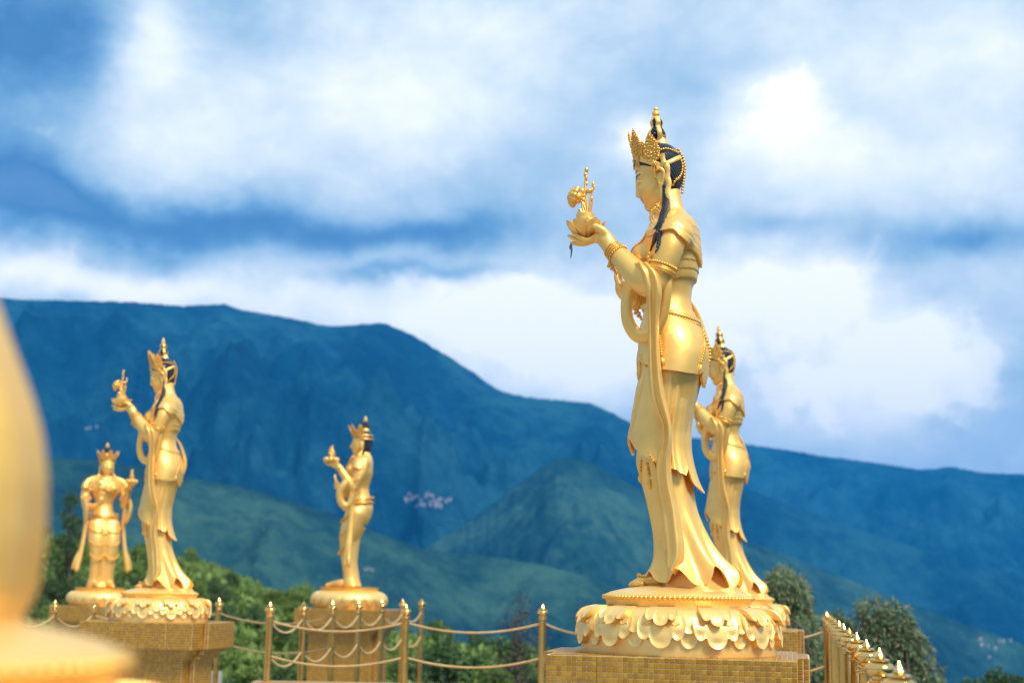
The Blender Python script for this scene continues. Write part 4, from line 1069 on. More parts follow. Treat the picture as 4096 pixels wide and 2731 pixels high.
# ------------------------------------------------------------------ the slimmer statue type of the far terrace
U2 = 0.00258
def M2(x, y, w=0.0): return np.array([(x - 360) * U2, -w * U2, (1295 - y) * U2])
def MP(pts): return np.array([M2(*p) for p in pts])
def make_slim():
    root = empty('golden_statue')
    b = Shape()
    def tor(secs, k, cw=0):
        S = np.array(sorted([((1295 - y) * U2, ((xf + xb) / 2 - 360) * U2, (xb - xf) / 2 * U2, hw * U2) for y, xf, xb, hw in secs]))
        def fn(X, Y, Z):
            z = Z.ravel(); cx, rx, ry = (pchip(S[:, 0], S[:, q], z)[None, None, :] for q in (1, 2, 3))
            x = X - cx; y = Y + cw * U2; rho = np.sqrt(x * x + y * y) + 1e-9; rr = np.sqrt((x / rx) ** 2 + (y / ry) ** 2) + 1e-9
            return np.maximum(rho * (1 - 1 / rr), np.maximum(Z - S[-1, 0], S[0, 0] - Z))
        b.put(fn, (-1, -1, S[0, 0] - 0.05), (1, 1, S[-1, 0] + 0.05), k)
    tor([(345, 372, 466, 30), (375, 370, 480, 36), (400, 352, 490, 110), (440, 336, 494, 130), (490, 330, 494, 122), (560, 356, 480, 86), (610, 368, 470, 70), (660, 356, 480, 76), (710, 334, 500, 98), (760, 322, 504, 108), (810, 312, 492, 108), (860, 302, 468, 100)], 0)
    for s in (1, -1):
        b.ell(M2(338, 478, 46 * s), np.array([34, 36, 34]) * U2, k=0.03)
        b.ell(M2(432, 430, 118 * s), np.array([40, 38, 40]) * U2, k=0.05)
        b.chain(MP([(390, 790, 62 * s), (355, 900, 60 * s), (338, 975, 58 * s), (345, 1090, 54 * s), (360, 1210, 56 * s), (366, 1270, 60 * s)]), np.array([74, 70, 56, 48, 44, 50]) * U2, k=0.035)
        b.chain(MP([(400, 1262, 56 * s), (300, 1268, 58 * s), (236, 1278, 60 * s), (205, 1284, 62 * s)]), np.array([26, 24, 18, 12]) * U2, k=0.03)
    tor([(1290, 318, 446, 116), (1240, 332, 428, 92), (1120, 322, 410, 76), (980, 312, 420, 78), (880, 320, 460, 86)], 0.03)
    # left arm lifts the bowl, right hand before the waist
    b.chain(MP([(432, 430, 128), (410, 520, 160), (372, 612, 158)]), np.array([40, 36, 32]) * U2, k=0.03)
    b.chain(MP([(372, 612, 158), (318, 548, 158), (262, 470, 156)]), np.array([32, 30, 21]) * U2, k=0.02)
    b.chain(MP([(262, 470, 156), (236, 456, 156), (205, 452, 158)]), np.array([21, 24, 12]) * U2, k=0.01)
    for q in range(4): b.chain(MP([(225, 452, 140 + 11 * q), (190, 456, 138 + 12 * q), (166, 440, 138 + 12 * q)]), np.array([9, 7.5, 5]) * U2, k=0.01)
    b.chain(MP([(250, 452, 172), (232, 434, 182), (216, 424, 180)]), np.array([12, 9, 6]) * U2, k=0.01)
    b.chain(MP([(432, 430, -128), (428, 530, -160), (388, 630, -158)]), np.array([40, 36, 32]) * U2, k=0.03)
    b.chain(MP([(388, 630, -158), (318, 640, -116), (262, 612, -78)]), np.array([32, 28, 19]) * U2, k=0.02)
    b.chain(MP([(262, 612, -78), (244, 586, -74), (238, 566, -72)]), np.array([19, 22, 15]) * U2, k=0.01)
    for q in range(4): b.chain(MP([(238, 568, -90 + 12 * q), (230, 540, -92 + 13 * q), (224, 508 + 5 * abs(q - 1), -92 + 13 * q)]), np.array([9, 7.5, 5]) * U2, k=0.01)
    # head
    b.ell(M2(412, 268), np.array([66, 58, 70]) * U2, k=0.03); b.ell(M2(388, 300), np.array([48, 50, 64]) * U2, k=0.03); b.ell(M2(372, 345), np.array([22, 26, 22]) * U2, k=0.03)
    b.cone(M2(345, 280), M2(334, 316), 5 * U2, 8 * U2, k=0.012); b.ell(M2(346, 338), np.array([7, 14, 5]) * U2, k=0.008)
    for s in (1, -1):
        b.ell(M2(412, 305, 56 * s), np.array([12, 6, 26]) * U2, k=0.008); b.cone(M2(414, 320, 56 * s), M2(416, 352, 54 * s), 8 * U2, 8 * U2, k=0.01)
        b.ell(M2(346, 284, 24 * s), np.array([6, 15, 4]) * U2, k=0.006, op='-')
    V, F = sculpt(b, (-0.56, -0.56, -0.01), (0.46, 0.56, 2.92), 0.011, 1)
    bo = mesh_obj('body', V, F, 'gold_body', root)
    ca2 = bo.data.color_attributes.new("paint", 'FLOAT_COLOR', 'POINT'); ca2.data.foreach_set('color', np.zeros(len(V) * 4, np.float32))
    # hair and topknot
    h = Shape(); h.ell(M2(420, 258), np.array([70, 62, 72]) * U2, k=0); h.ell(M2(452, 310), np.array([28, 48, 46]) * U2, k=0.04)
    h.put(lambda X, Y, Z: np.minimum(-(Z - M2(0, 250)[2]) - 0.25 * (X - M2(350, 0)[0]) + 0 * Y, M2(428, 0)[0] - X + 0 * Y + 0 * Z), *BIG, op='&')
    V, F = sculpt(h, (-0.06, -0.2, M2(0, 380)[2]), (0.36, 0.2, M2(0, 175)[2]), 0.009); ho = mesh_obj('hair', V, F, 'hair_blue', root)
    mb = MB(); mb.lathe([(r * U2, z * U2) for r, z in [(0, 0), (30, 0), (32, 14), (24, 28), (20, 30), (20, 36), (12, 50)]], 20, M2(430, 178)); mb.build('topknot', 'hair_blue', ho)
    mb = MB(); mb.lathe([(r * U2, z * U2) for r, z in [(0, 0), (30, 0), (28, 14), (18, 22)]], 20, M2(430, 198)); mb.lathe([(r * U2, z * U2) for r, z in [(0, 0), (17, 2), (18, 8), (9, 14), (14, 20), (13, 27), (6, 32), (7, 38), (0, 46)]], 18, M2(430, 134))
    for r0, z0 in ((70, 262), (66, 236)): mb.tube([M2(420 + r0 * math.cos(t), z0 - 4, r0 * 0.9 * math.sin(t)) for t in np.linspace(0, 2 * PI, 30)], 5 * U2, 6, closed_ends=False)
    mb.build('topknot_mount', 'gold_cloth', root)
    cr = MB(); cr.tube([M2(414 - 68 * math.cos(t), 240 - 5 * math.cos(t), 60 * math.sin(t)) for t in np.linspace(-1.7, 1.7, 24)], 9 * U2, 8); co = cr.build('crown', 'gold_relief', root)
    lf = None
    for a in (0, 0.72, -0.72, 1.4, -1.4):
        if lf is None: lf = leaf_mesh(84 * U2, 54 * U2, 3).build('crown_leaf', 'gold_relief', co); o = lf
        else: o = lf.copy(); COL.objects.link(o); o.parent = co
        p = M2(414 - 68 * math.cos(a), 238, 60 * math.sin(a)); out = Vector((-math.cos(a), -math.sin(a), 0))
        zax = (Vector((0, 0, 1)) + out * 0.42).normalized(); xax = out.cross(zax).normalized(); yax = zax.cross(xax)
        Mx = Matrix((xax, yax, zax)).transposed().to_4x4(); Mx.translation = Vector(p); o.matrix_local = Mx
    for s in (1, -1):
        mb = MB(); mb.tube(spline(MP([(414, 350, 56 * s), (400, 372, 66 * s), (396, 398, 76 * s)]), 10), np.linspace(7, 14, 10) * U2, 8); mb.sphere(M2(396, 404, 78 * s), 17 * U2, 10, 7); mb.build('earring', 'gold_relief', root)
        mb = MB(); mb.tube(spline(MP([(432, 330, 52 * s), (420, 380, 70 * s), (392, 430, 100 * s), (376, 470, 116 * s)]), 14), np.linspace(10, 4, 14) * U2, 8); mb.build('hair_tress', 'hair_blue', ho)
    # shoulder cape, hip sash, hems
    sh = Shape(); sh.ops = [b.ops[0]] + [b.ops[2], b.ops[2]]
    for s in (1, -1):
        mb = MB()
        mb.tube(spline(MP([(440, 384, 40 * s), (420, 404, 110 * s), (408, 440, 156 * s), (400, 486, 172 * s)]), 16), np.linspace(22, 42, 16) * U2, 14, flat=(1.1, 0.8), up=(0, -s, 0.2)); mb.build('shoulder_cape', 'gold_cloth', root)
        mb = MB()
        P = MP([(330, 560, 178 * s), (300, 600, 186 * s), (276, 650, 182 * s), (286, 710, 176 * s), (318, 742, 170 * s), (352, 720, 168 * s), (372, 650, 170 * s)])
        mb.tube(spline(P, 36), 20 * U2, 10, flat=(1.2, 0.7), up=(0, -s, 0)); mb.build('scarf_loop', 'gold_cloth', root)
        mb = MB()
        P = MP([(352, 556, 176 * s), (358, 660, 160 * s), (362, 800, 158 * s), (356, 940, 172 * s), (348, 1060, 192 * s), (346, 1120, 206 * s), (340, 1170, 214 * s)])
        mb.tube(spline(P, 40), np.interp(np.linspace(0, 1, 40), [0, .4, .8, .94, 1], [20, 24, 34, 34, 5]) * U2, 12, flat=(0.8, 0.7), up=(0, -s, 0)); mb.build('sash', 'gold_cloth', root)
        mb = MB()
        P = MP([(356, 990, 176 * s), (350, 1060, 214 * s), (352, 1110, 236 * s), (356, 1150, 244 * s)])
        mb.tube(spline(P, 16), np.linspace(22, 4, 16) * U2, 10, flat=(1, 0.4), up=(-1, 0, 0)); mb.build('scarf_end', 'gold_cloth', root)
        mb = MB()
        for c0, rr in ((M2(270, 482, 156), 26), (M2(392, 560, 160), 40)):
            c0 = c0 * np.array([1, s, 1]); around(mb, c0, (0.6, 0, -0.7), rr * U2, 5 * U2, 20)
        mb.build('bracelet', 'gold_relief', root)
    mb = MB()
    for yy, n_, dz in ((690, 0, 34), (716, 0, 20)):
        mb.tube([M2(414 - 90 * math.cos(t), yy + dz * math.cos(t) * 0.6, 116 * math.sin(t)) for t in np.linspace(0, 2 * PI, 50)], 8 * U2, 8, closed_ends=False)
    mb.build('belt', 'gold_relief', root)
    for q in range(3):                                   # beaded swags over the thighs
        for s in (1, -1):
            mb = MB(); y0 = 800 + 110 * q
            for t in np.linspace(-1.2, 1.2, 17):
                lx = np.interp(y0, [800, 1030], [372, 340]); mb.sphere(M2(lx - (84 - 9 * q) * math.cos(t), y0 + 46 * math.cos(t * 1.3), 60 * s + (76 - 8 * q) * math.sin(t)), 7 * U2, 7, 5)
            o = mb.build('bead_swag', 'gold_relief', root); o['kind'] = 'stuff'
    mb = MB(); nk2 = [(400, 90), (440, 66), (480, 34), (496, 0), (480, -34), (440, -66), (400, -90)]
    for y0, w0 in spline(np.array(nk2, float), 34): mb.sphere(M2(np.interp(abs(w0), [0, 50, 95], [322, 312, 348]), y0, w0), 8 * U2, 7, 5)
    for y0, w0 in spline(np.array([(385, 60), (408, 40), (420, 0), (408, -40), (385, -60)], float), 20): mb.sphere(M2(np.interp(abs(w0), [0, 65], [346, 356]), y0, w0), 11 * U2, 7, 5)
    o = mb.build('necklace', 'gold_relief', root); o['kind'] = 'stuff'
    # bowl and flowers
    bc = M2(208, 446, 158); mb = MB(); mb.lathe([(r * U2, z * U2) for r, z in [(0, 0), (22, 2), (40, 16), (46, 34), (40, 36), (26, 30), (24, 44), (0, 44)]], 20, bc)
    for k in range(8):
        t = 2 * PI * k / 8; mb.sphere(bc + np.array([42 * math.cos(t), 42 * math.sin(t), 24]) * U2, 14 * U2, 8, 6, (1, 1, 1.3))
    bo2 = mb.build('offering_bowl', 'gold_cloth', root); mb = MB()
    mb.tube([bc + np.array([0, 0, 40]) * U2, bc + np.array([4, 0, 110]) * U2], [9 * U2, 5 * U2], 8)
    for dx, dz, rr in ((0, 56, 18), (-8, 70, 15), (9, 78, 14), (2, 92, 13), (-3, 106, 10), (4, 116, 8), (-12, 96, 7), (14, 64, 12)): mb.sphere(bc + np.array([dx, (dx * 7) % 9 - 4, dz]) * U2, rr * U2, 9, 6, (1, 1, 1.2))
    mb.build('flower', 'gold_relief', bo2)
    # base: rimmed drum over a low lotus roll
    mb = MB(); mb.lathe([(0, -30 * U2), (196 * U2, -30 * U2), (200 * U2, -14 * U2), (206 * U2, -8 * U2), (206 * U2, 0), (0, 0)], 64); mb.build('base_rim', 'gold_relief', root)
    mb = MB(); prof = [(0, -150), (236, -150), (246, -128), (258, -104), (262, -84), (256, -60), (236, -38), (208, -26), (180, -24), (0, -24)]
    mb.lathe([(r * U2, z * U2) for r, z in prof], 72); lo = mb.build('lotus_base', 'gold_base', root)
    V = []; n_, m_ = 9, 9
    for j in range(m_):
        s_ = j / (m_ - 1)
        for k in range(n_):
            u = -1 + 2 * k / (n_ - 1); z = -32 - 88 * s_ * (1 - 0.22 * u * u) ; r = np.interp(z, [p[1] for p in prof[1:9]], [p[0] for p in prof[1:9]]) + 4 + 9 * s_ * (1 - u * u)
            a = u * 0.17 * (0.7 + 0.3 * math.sin(PI * s_)); V.append((r * U2 * math.sin(a), -r * U2 * math.cos(a), z * U2))
    F = [(j * n_ + k, (j + 1) * n_ + k, (j + 1) * n_ + k + 1, j * n_ + k + 1) for j in range(m_ - 1) for k in range(n_ - 1)]
    bd = [j * n_ for j in range(m_)] + [(m_ - 1) * n_ + k for k in range(1, n_)] + [j * n_ + n_ - 1 for j in range(m_ - 2, -1, -1)] + [k for k in range(n_ - 2, 0, -1)]
    N0 = len(V); V += [(x * 0.955, y * 0.955, z) for x, y, z in V]
    F += [(bd[i], N0 + bd[i], N0 + bd[(i + 1) % len(bd)], bd[(i + 1) % len(bd)]) for i in range(len(bd))]
    pb = MB(); pb.add(V, F); pt = pb.build('lotus_petal', 'gold_base', lo)
    for k in range(1, 20):
        o = pt.copy(); COL.objects.link(o); o.parent = lo; o.rotation_euler = (0, 0, 2 * PI * k / 20)
    return root
slim = make_slim()

# ------------------------------------------------------------------ terrace, plinths, posts and ropes
m, n, l, b = new_mat('paving_stone')
nz = link_noise(n, l, 2.5, 6.0); r = ramp(n, l, nz.outputs['Fac'], [(0.3, (0.30, 0.28, 0.25)), (0.7, (0.42, 0.39, 0.35))]); l.new(r.outputs['Color'], b.inputs['Base Color'])
b.inputs['Roughness'].default_value = 0.7
mb = MB(); mb.box((-34, -14, -0.6), (1.15, 18.7, 0.0)); mb.box((-34, 18.7, -1.2), (-6.15, 26.6, -0.56)); mb.box((-34, 26.6, -1.2), (-12.7, 31.0, -0.565)); ter = mb.build('terrace', 'paving_stone', smooth=False); ter['kind'] = 'structure'

TP = 0.0303
def plan_poly(s=1.0, inset=0.0):
    a, c, w, d = 0.72 * s - inset, 0.64 * s - inset, 0.79 * s - inset, 0.33 * s - inset * 0.4
    p0, p1, e = -0.42 * s, 0.39 * s, 0.007
    return [(-a, -c), (p0, -c), (p0, -c - e), (p1, -c - e), (p1, -c), (a, -c), (a, -d), (w, -d), (w, d), (a, d), (a, c), (-a, c), (-a, d), (-w, d), (-w, -d), (-a, -d)]
def levels(h):                                       # (z0, z1, inset) from the top down; top of the plinth is z = 0
    L_ = [(-10 * TP, 0, 0.0), (-12 * TP, -10 * TP, 0.062), (-14 * TP, -12 * TP, 0.124), (-h + 6 * TP, -14 * TP, 0.19), (-h + 4 * TP, -h + 6 * TP, 0.13), (-h + 2 * TP, -h + 4 * TP, 0.065), (-h, -h + 2 * TP, 0.0)]
    return L_
def tile_geo():
    w, t, q = 0.01345, 0.0045, 0.0025
    V = [(-w, 0, -w), (w, 0, -w), (w, 0, w), (-w, 0, w), (-w + q * .4, -t + .001, -w + q * .4), (w - q * .4, -t + .001, -w + q * .4), (w - q * .4, -t + .001, w - q * .4), (-w + q * .4, -t + .001, w - q * .4),
         (-w + q, -t, -w + q), (w - q, -t, -w + q), (w - q, -t, w - q), (-w + q, -t, w - q)]
    F = [(8, 9, 10, 11)]
    for k in range(4):
        k2 = (k + 1) % 4
        F += [(k, k2, 4 + k2, 4 + k), (4 + k, 4 + k2, 8 + k2, 8 + k)]
    return np.array(V), F
TV, TF = tile_geo()
def build_plinth(z_top, s=1.0):
    """returns core mesh builder and the list of tile placements (matrix rows) of one plinth"""
    core = MB(); tiles = []
    lv = levels(z_top)
    for z0, z1, ins in lv:
        P = plan_poly(s, ins); n_ = len(P)
        V = [(x, y, z0) for x, y in P] + [(x, y, z1) for x, y in P]
        core.add(V, [(k, (k + 1) % n_, n_ + (k + 1) % n_, n_ + k) for k in range(n_)] + [tuple(range(n_))[::-1], tuple(n_ + k for k in range(n_))])
        rows = int(round((z1 - z0) / TP))
        for k in range(n_):
            A = np.array(P[k]); B = np.array(P[(k + 1) % n_]); d = B - A; ln = np.linalg.norm(d)
            if ln < 0.02: continue
            d /= ln; nrm = np.array([d[1], -d[0]]); cnt = max(1, int(round(ln / TP))); pit = ln / cnt
            for i in range(cnt):
                c = A + d * (i + 0.5) * pit
                for j in range(rows):
                    tiles.append((c[0], c[1], z1 - (j + 0.5) * TP, math.atan2(d[1], d[0]), 0, min(1.0, pit / TP), k, j, ins))
        if ins == 0.0 and z1 == 0:
            xs = np.arange(-0.79 * s + TP / 2, 0.79 * s, TP); ys = np.arange(-0.64 * s + TP / 2, 0.64 * s, TP)
            for x in xs:
                for y in ys:
                    if abs(x) > 0.72 * s - 0.006 and abs(y) > 0.33 * s - 0.006: continue
                    if x * x + y * y < (0.56 * s) ** 2: continue
                    tiles.append((x, y, z1, 0, 1, 1.0, -1, 0, ins))
    return core, tiles
def tile_matrix(t):
    M = Matrix.Translation((t[0], t[1], t[2])) @ Matrix.Rotation(t[3], 4, 'Z')
    if t[4]: M = M @ Matrix.Rotation(-PI / 2, 4, 'X')
    return M @ Matrix.Scale(t[5], 4, (1, 0, 0))
def tiles_mesh(name, tl, jitter=0.0):
    V = np.tile(TV, (len(tl), 1)).reshape(len(tl), -1, 3)
    out = np.empty_like(V)
    for i, t in enumerate(tl):
        Mx = np.array(tile_matrix(t)); out[i] = V[i] @ Mx[:3, :3].T + Mx[:3, 3]
    F = np.array([f for f in TF]); FF = (F[None] + (np.arange(len(tl)) * len(TV))[:, None, None]).reshape(-1, 4)
    me = bpy.data.meshes.new(name); me.from_pydata(out.reshape(-1, 3).tolist(), [], FF.tolist()); me.materials.append(MATS['mosaic_gold']); return me
ZT = 1.0575
core, tl = build_plinth(ZT)
core_me = None
front = sorted([t for t in tl if t[8] == 0 and t[7] < 6 and t[4] == 0 and t[1] < -0.3 and t[2] > -0.3 and abs(t[0]) < 0.80 and (t[3] == 0.0)], key=lambda t: (t[7], t[0]))[:300]
fs = set(front); rest = [t for t in tl if t not in fs]
main_plinth = empty('tiled_plinth', (ORG[0], 9.03, ZT))
core_o = core.build('core', 'grout', main_plinth, smooth=False)
tme = bpy.data.meshes.new('tile'); tme.from_pydata(TV.tolist(), [], TF); tme.materials.append(MATS['mosaic_gold'])
for t in front:
    o = link('tile', tme, main_plinth); mt = tile_matrix(t)
    o.matrix_local = mt @ Matrix.Rotation(random.gauss(0, 0.010), 4, 'X') @ Matrix.Rotation(random.gauss(0, 0.010), 4, 'Z')
ro = link('tile_field', tiles_mesh('tile_field', rest), main_plinth); ro['kind'] = 'stuff'
tag(main_plinth, 'gold mosaic tiled plinth under the largest sharply focused statue', 'plinth', 'gold mosaic plinths')
all_me = tiles_mesh('tile_field', tl)
core_t, tl_t = build_plinth(1.58); tall_me = tiles_mesh('tile_field', tl_t); tmp = core_t.build('core', 'grout', smooth=False); tall_core = tmp.data; bpy.data.objects.remove(tmp)
def far_plinth(loc, label, s=1.0, tall=False):
    p = empty('tiled_plinth', loc); link('core', tall_core if tall else core_o.data, p); o = link('tile_field', tall_me if tall else all_me, p); o['kind'] = 'stuff'
    if s != 1.0: p.scale = (s, s, 1)
    tag(p, label, 'plinth', 'gold mosaic plinths'); return p

# statues standing on them
tag(statue, 'large golden statue in sharp focus holding a flower bowl, facing left', 'statue', 'golden bodhisattva statues')
tag(slim, 'slim golden statue in profile behind the short rope fence, facing left', 'statue', 'golden bodhisattva statues')
statue.location = ORG
index_kids()
ZL = -0.405                                          # bottom of the lotus base below the statue's origin
def place_big(loc, rz, label):
    c = copy_tree(statue); c.location = loc; c.rotation_euler = (0, 0, rz); tag(c, label, 'statue', 'golden bodhisattva statues'); return c
s2 = place_big((-0.70, 16.75, 1.415), 0.0, 'golden statue directly behind the largest one, half hidden at its right')
far_plinth((-0.70, 16.78, 1.415 + ZL), 'gold mosaic plinth partly hidden behind the lotus base of the largest statue')
pA = at_y(634, 2350, 16.6)
sA = place_big((pA[0] + 0.02, 16.6, pA[2] + 0.0), math.radians(13), 'golden statue with bowl on the left, taller neighbour of the small front-facing one')
far_plinth((pA[0] + 0.02, 16.63, pA[2] + ZL), 'gold mosaic plinth with stepped cornice under the left profile statue')
NLOC = at_y(-690, 2370, 1.5)
sN = place_big((NLOC[0], 1.5, 1.402), 0.0, 'blurred golden statue closest to the camera, cut by the left edge')
TR = np.array([(0.0, 0.365, 0.30), (0.04, 0.392, 0.31), (0.12, 0.406, 0.31), (0.22, 0.405, 0.30), (0.30, 0.388, 0.28), (0.36, 0.362, 0.26), (0.41, 0.335, 0.24), (0.5, 0.28, 0.22), (0.6, 0.22, 0.20), (0.8, 0.15, 0.16), (1.0, 0.10, 0.12)])
V = []; na_, zs_ = 80, np.linspace(-0.02, 1.0, 50)
for z in zs_:
    xb, hw = np.interp(z, TR[:, 0], TR[:, 1]), np.interp(z, TR[:, 0], TR[:, 2])
    for a in np.linspace(0, 2 * PI, na_, endpoint=False):
        f = 1 + 0.05 * math.cos(9 * a + 3 * z) * (1 - z); V.append((-0.02 + (0.765 * xb + 0.02) * f * math.cos(a) if math.cos(a) > 0 else -0.02 + 0.10 * math.cos(a), hw * f * math.sin(a), z))
mb = MB(); mb.add(V, [(j * na_ + k, j * na_ + (k + 1) % na_, (j + 1) * na_ + (k + 1) % na_, (j + 1) * na_ + k) for j in range(len(zs_) - 1) for k in range(na_)] + [tuple(range(na_))[::-1], tuple((len(zs_) - 1) * na_ + k for k in range(na_))])
mb.build('robe_train', 'gold_cloth', sN)
for o in [c for c in bpy.data.objects if c.parent == sN and c.name.split('.')[0] in ('skirt', 'underskirt', 'overskirt')]: bpy.data.objects.remove(o)
sN.scale = (0.75, 0.75, 0.75)
far_plinth((NLOC[0], 1.52, 1.402 + ZL * 0.75), 'blurred gold mosaic plinth nearest the camera at the bottom left', 0.75, True)
YC = 25.0; pC = at_y(1398, 2347, YC); slim.location = pC; slim.rotation_euler = (0, 0, math.radians(15))
far_plinth((pC[0], YC, pC[2] - 150 * U2), 'gold mosaic plinth behind the row of short rope spans', 1.08, True)
YB = 28.5; pB = at_y(402, 2349, YB)
sB = copy_tree(slim); sB.location = pB; sB.rotation_euler = (0, 0, math.radians(132)); tag(sB, 'small far golden statue facing the camera at the left, bowl raised beside it', 'statue', 'golden bodhisattva statues')
far_plinth((pB[0], YB, pB[2] - 150 * U2), 'gold mosaic plinth under the small front-facing statue at the left', 1.08, True)

# posts
def make_post():
    root = empty('barrier_post'); H = 1.5
    mb = MB(); mb.lathe([(0.062, 0), (0.062, 0.03), (0.05, 0.045), (0.0, 0.045)], 24); mb.build('foot', 'brass_polished', root)
    V = []; N_ = 16; zz = [0.04, H - 0.185]
    for z in zz:
        for k in range(N_):
            a = 2 * PI * k / N_; r = 0.0445 if k % 2 == 0 else 0.0395
            V.append((r * math.cos(a), r * math.sin(a), z))
    mb = MB(); mb.add(V, [(k, (k + 1) % N_, N_ + (k + 1) % N_, N_ + k) for k in range(N_)] + [tuple(range(N_))[::-1], tuple(N_ + k for k in range(N_))]); mb.build('shaft', 'brass_shaft', root, smooth=False)
    mb = MB(); mb.lathe([(0.0, H - 0.188), (0.046, H - 0.188), (0.053, H - 0.182), (0.053, H - 0.174), (0.044, H - 0.170), (0.043, H - 0.160), (0.050, H - 0.156), (0.052, H - 0.150), (0.048, H - 0.145), (0.034, H - 0.142), (0.0, H - 0.142)], 28); mb.build('collar', 'brass_polished', root)
    mb = MB(); mb.lathe([(0.0, H - 0.145), (0.040, H - 0.143)] + [(0.069 * math.cos(t), H - 0.098 + 0.040 * math.sin(t)) for t in np.linspace(-0.95, 0.95, 13)] + [(0.038, H - 0.062), (0.0, H - 0.062)], 32); mb.build('ball', 'brass_polished', root)
    mb = MB(); mb.lathe([(0, H - 0.066), (0.040, H - 0.066), (0.048, H - 0.060), (0.047, H - 0.054), (0.034, H - 0.050), (0.020, H - 0.049), (0.0, H - 0.049)], 28); ds = mb.build('finial', 'brass_polished', root)
    mb = MB(); mb.lathe([(0.0, H - 0.05), (0.019, H - 0.049), (0.024, H - 0.042), (0.022, H - 0.038), (0.0, H)], 12); mb.build('spike', 'brass_polished', ds, smooth=False)
    return root, H
post0, PH = make_post()
index_kids()
first_post = [True]
def post(x, y, ztop, label, group):
    if first_post[0]: o = post0; first_post[0] = False
    else: o = copy_tree(post0)
    o.location = (x, y, ztop - PH); o.rotation_euler = (0, 0, random.uniform(0, 3)); tag(o, label, 'post', group); return (x, y, ztop)
def rope(A, B, drop, sag, label, group, r=0.0085):
    A = np.array(A, float) - [0, 0, drop]; B = np.array(B, float) - [0, 0, drop]
    d = B - A; ln = np.linalg.norm(d); d /= ln; A = A + d * 0.042; B = B - d * 0.042
    m_ = max(40, int(ln / 0.014)); t = np.linspace(0, 1, m_)
    C = A + (B - A) * t[:, None]; C[:, 2] -= sag * 4 * t * (1 - t)
    sd = np.cross(d, (0, 0, 1)); sd /= np.linalg.norm(sd); up = np.cross(sd, d)
    mb = MB(); ph = 2 * PI * ln / 0.085 * t
    for q in (0, 2 * PI / 3, 4 * PI / 3):
        mb.tube(C + r * (np.cos(ph + q)[:, None] * sd + np.sin(ph + q)[:, None] * up), r * 0.85, 6)
    o = mb.build('rope', 'rope_gold', sharp=180); tag(o, label, 'rope', group)
RG = 'ropes of the right-hand row'; ORD = ['nearest', 'second', 'third', 'fourth', 'fifth', 'sixth', 'seventh', 'eighth', 'ninth', 'tenth', 'eleventh']
rowR = []
for k in range(11):
    rowR.append(post(0.379, 5.66 + 1.268 * k, 1.2, ('brass barrier post nearest the camera in the right-hand row' if k == 0 else 'brass corner post at the far end of the right-hand row' if k == 10 else f'brass barrier post, {ORD[k]} from the camera in the right-hand row'), 'barrier posts of the right-hand row'))
for k in range(10):
    for dr, nm in ((0.24, 'upper'), (0.66, 'lower')):
        rope(rowR[k], rowR[k + 1], dr, 0.13, f'{nm} gold rope of the right-hand row, {ORD[k]} span from the camera', RG)
LG = 'barrier posts of the left enclosure'; LRG = 'ropes of the left enclosure'
pxL = [(1082, 2406), (1215, 2403), (1331, 2401), (1436, 2398), (1528, 2395.5), (1612, 2394), (1688, 2391.6)]
rowL = []
for k, (x, y) in enumerate(pxL):
    Yk = 17.0 + 1.28 * k; p = at_y(x, y, Yk)
    rowL.append(post(p[0], Yk, p[2], ('brass corner post where the long and the short rope spans meet' if k == 0 else f'brass post, {ORD[k]} of the short-span row in front of the slim profile statue'), LG))
for k in range(6):
    for dr, nm in ((0.24, 'upper'), (0.66, 'lower')): rope(rowL[k], rowL[k + 1], dr, 0.15, f'{nm} gold rope, {ORD[k] if k else "first"} of the short spans before the slim profile statue', LRG)
cross = [rowL[0]]
for x, y, Yk, lab in ((1625, 2413, 17.35, 'brass post midway along the long rope spans, overlapping the short-span row'), (2171, 2416, 17.7, 'brass post standing left of the largest statue')):
    p = at_y(x, y, Yk); cross.append(post(p[0], Yk, p[2], lab, LG))
xs = np.linspace(cross[-1][0], 0.379, 4)
hid = [(xs[1], 17.93, 1.2), (xs[2], 18.14, 1.2)]
post(*hid[0], 'brass post hidden behind the largest statue, left one of the hidden pair', LG); post(*hid[1], 'brass post hidden behind the second statue plinth, right one of the hidden pair', LG)
cross += hid + [rowR[-1]]
names = ['long span left of the middle post', 'long span ending beside the largest statue', 'long span running behind the largest statue', 'span hidden behind the lotus bases', 'span meeting the right-hand row']
for k in range(len(cross) - 1):
    for dr, nm in ((0.24, 'upper'), (0.66, 'lower')): rope(cross[k], cross[k + 1], dr, 0.11, f'{nm} gold rope, {names[k]}', LRG)
back = []
for x, y, Yk, lab in ((55, 2403, 17.5, 'blurred brass post at the far left edge beside the nearest statue'), (221, 2397, 20.0, 'brass post in front of the small front-facing statue plinth, left one'), (376, 2401, 21.0, 'brass post in front of the small front-facing statue plinth, right one'), (878, 2390, 21.2, 'brass post just right of the left profile statue base')):
    p = at_y(x, y, Yk); back.append(post(p[0], Yk, p[2], lab, LG))
for k, (dr, nm) in enumerate(((0.24, 'upper'), (0.66, 'lower'))):
    rope(back[0], back[1], dr, 0.13, f'{nm} gold rope at the far left edge, crossing the blurred statue', LRG)
    rope(back[1], back[2], dr, 0.16, f'{nm} gold rope sagging before the small front-facing statue plinth', LRG)
    rope(back[2], back[3], dr, 0.14, f'{nm} gold rope passing behind the left profile statue', LRG)
    rope(back[3], rowL[2], dr, 0.12, f'{nm} gold rope between the left profile statue and the short-span row', LRG)
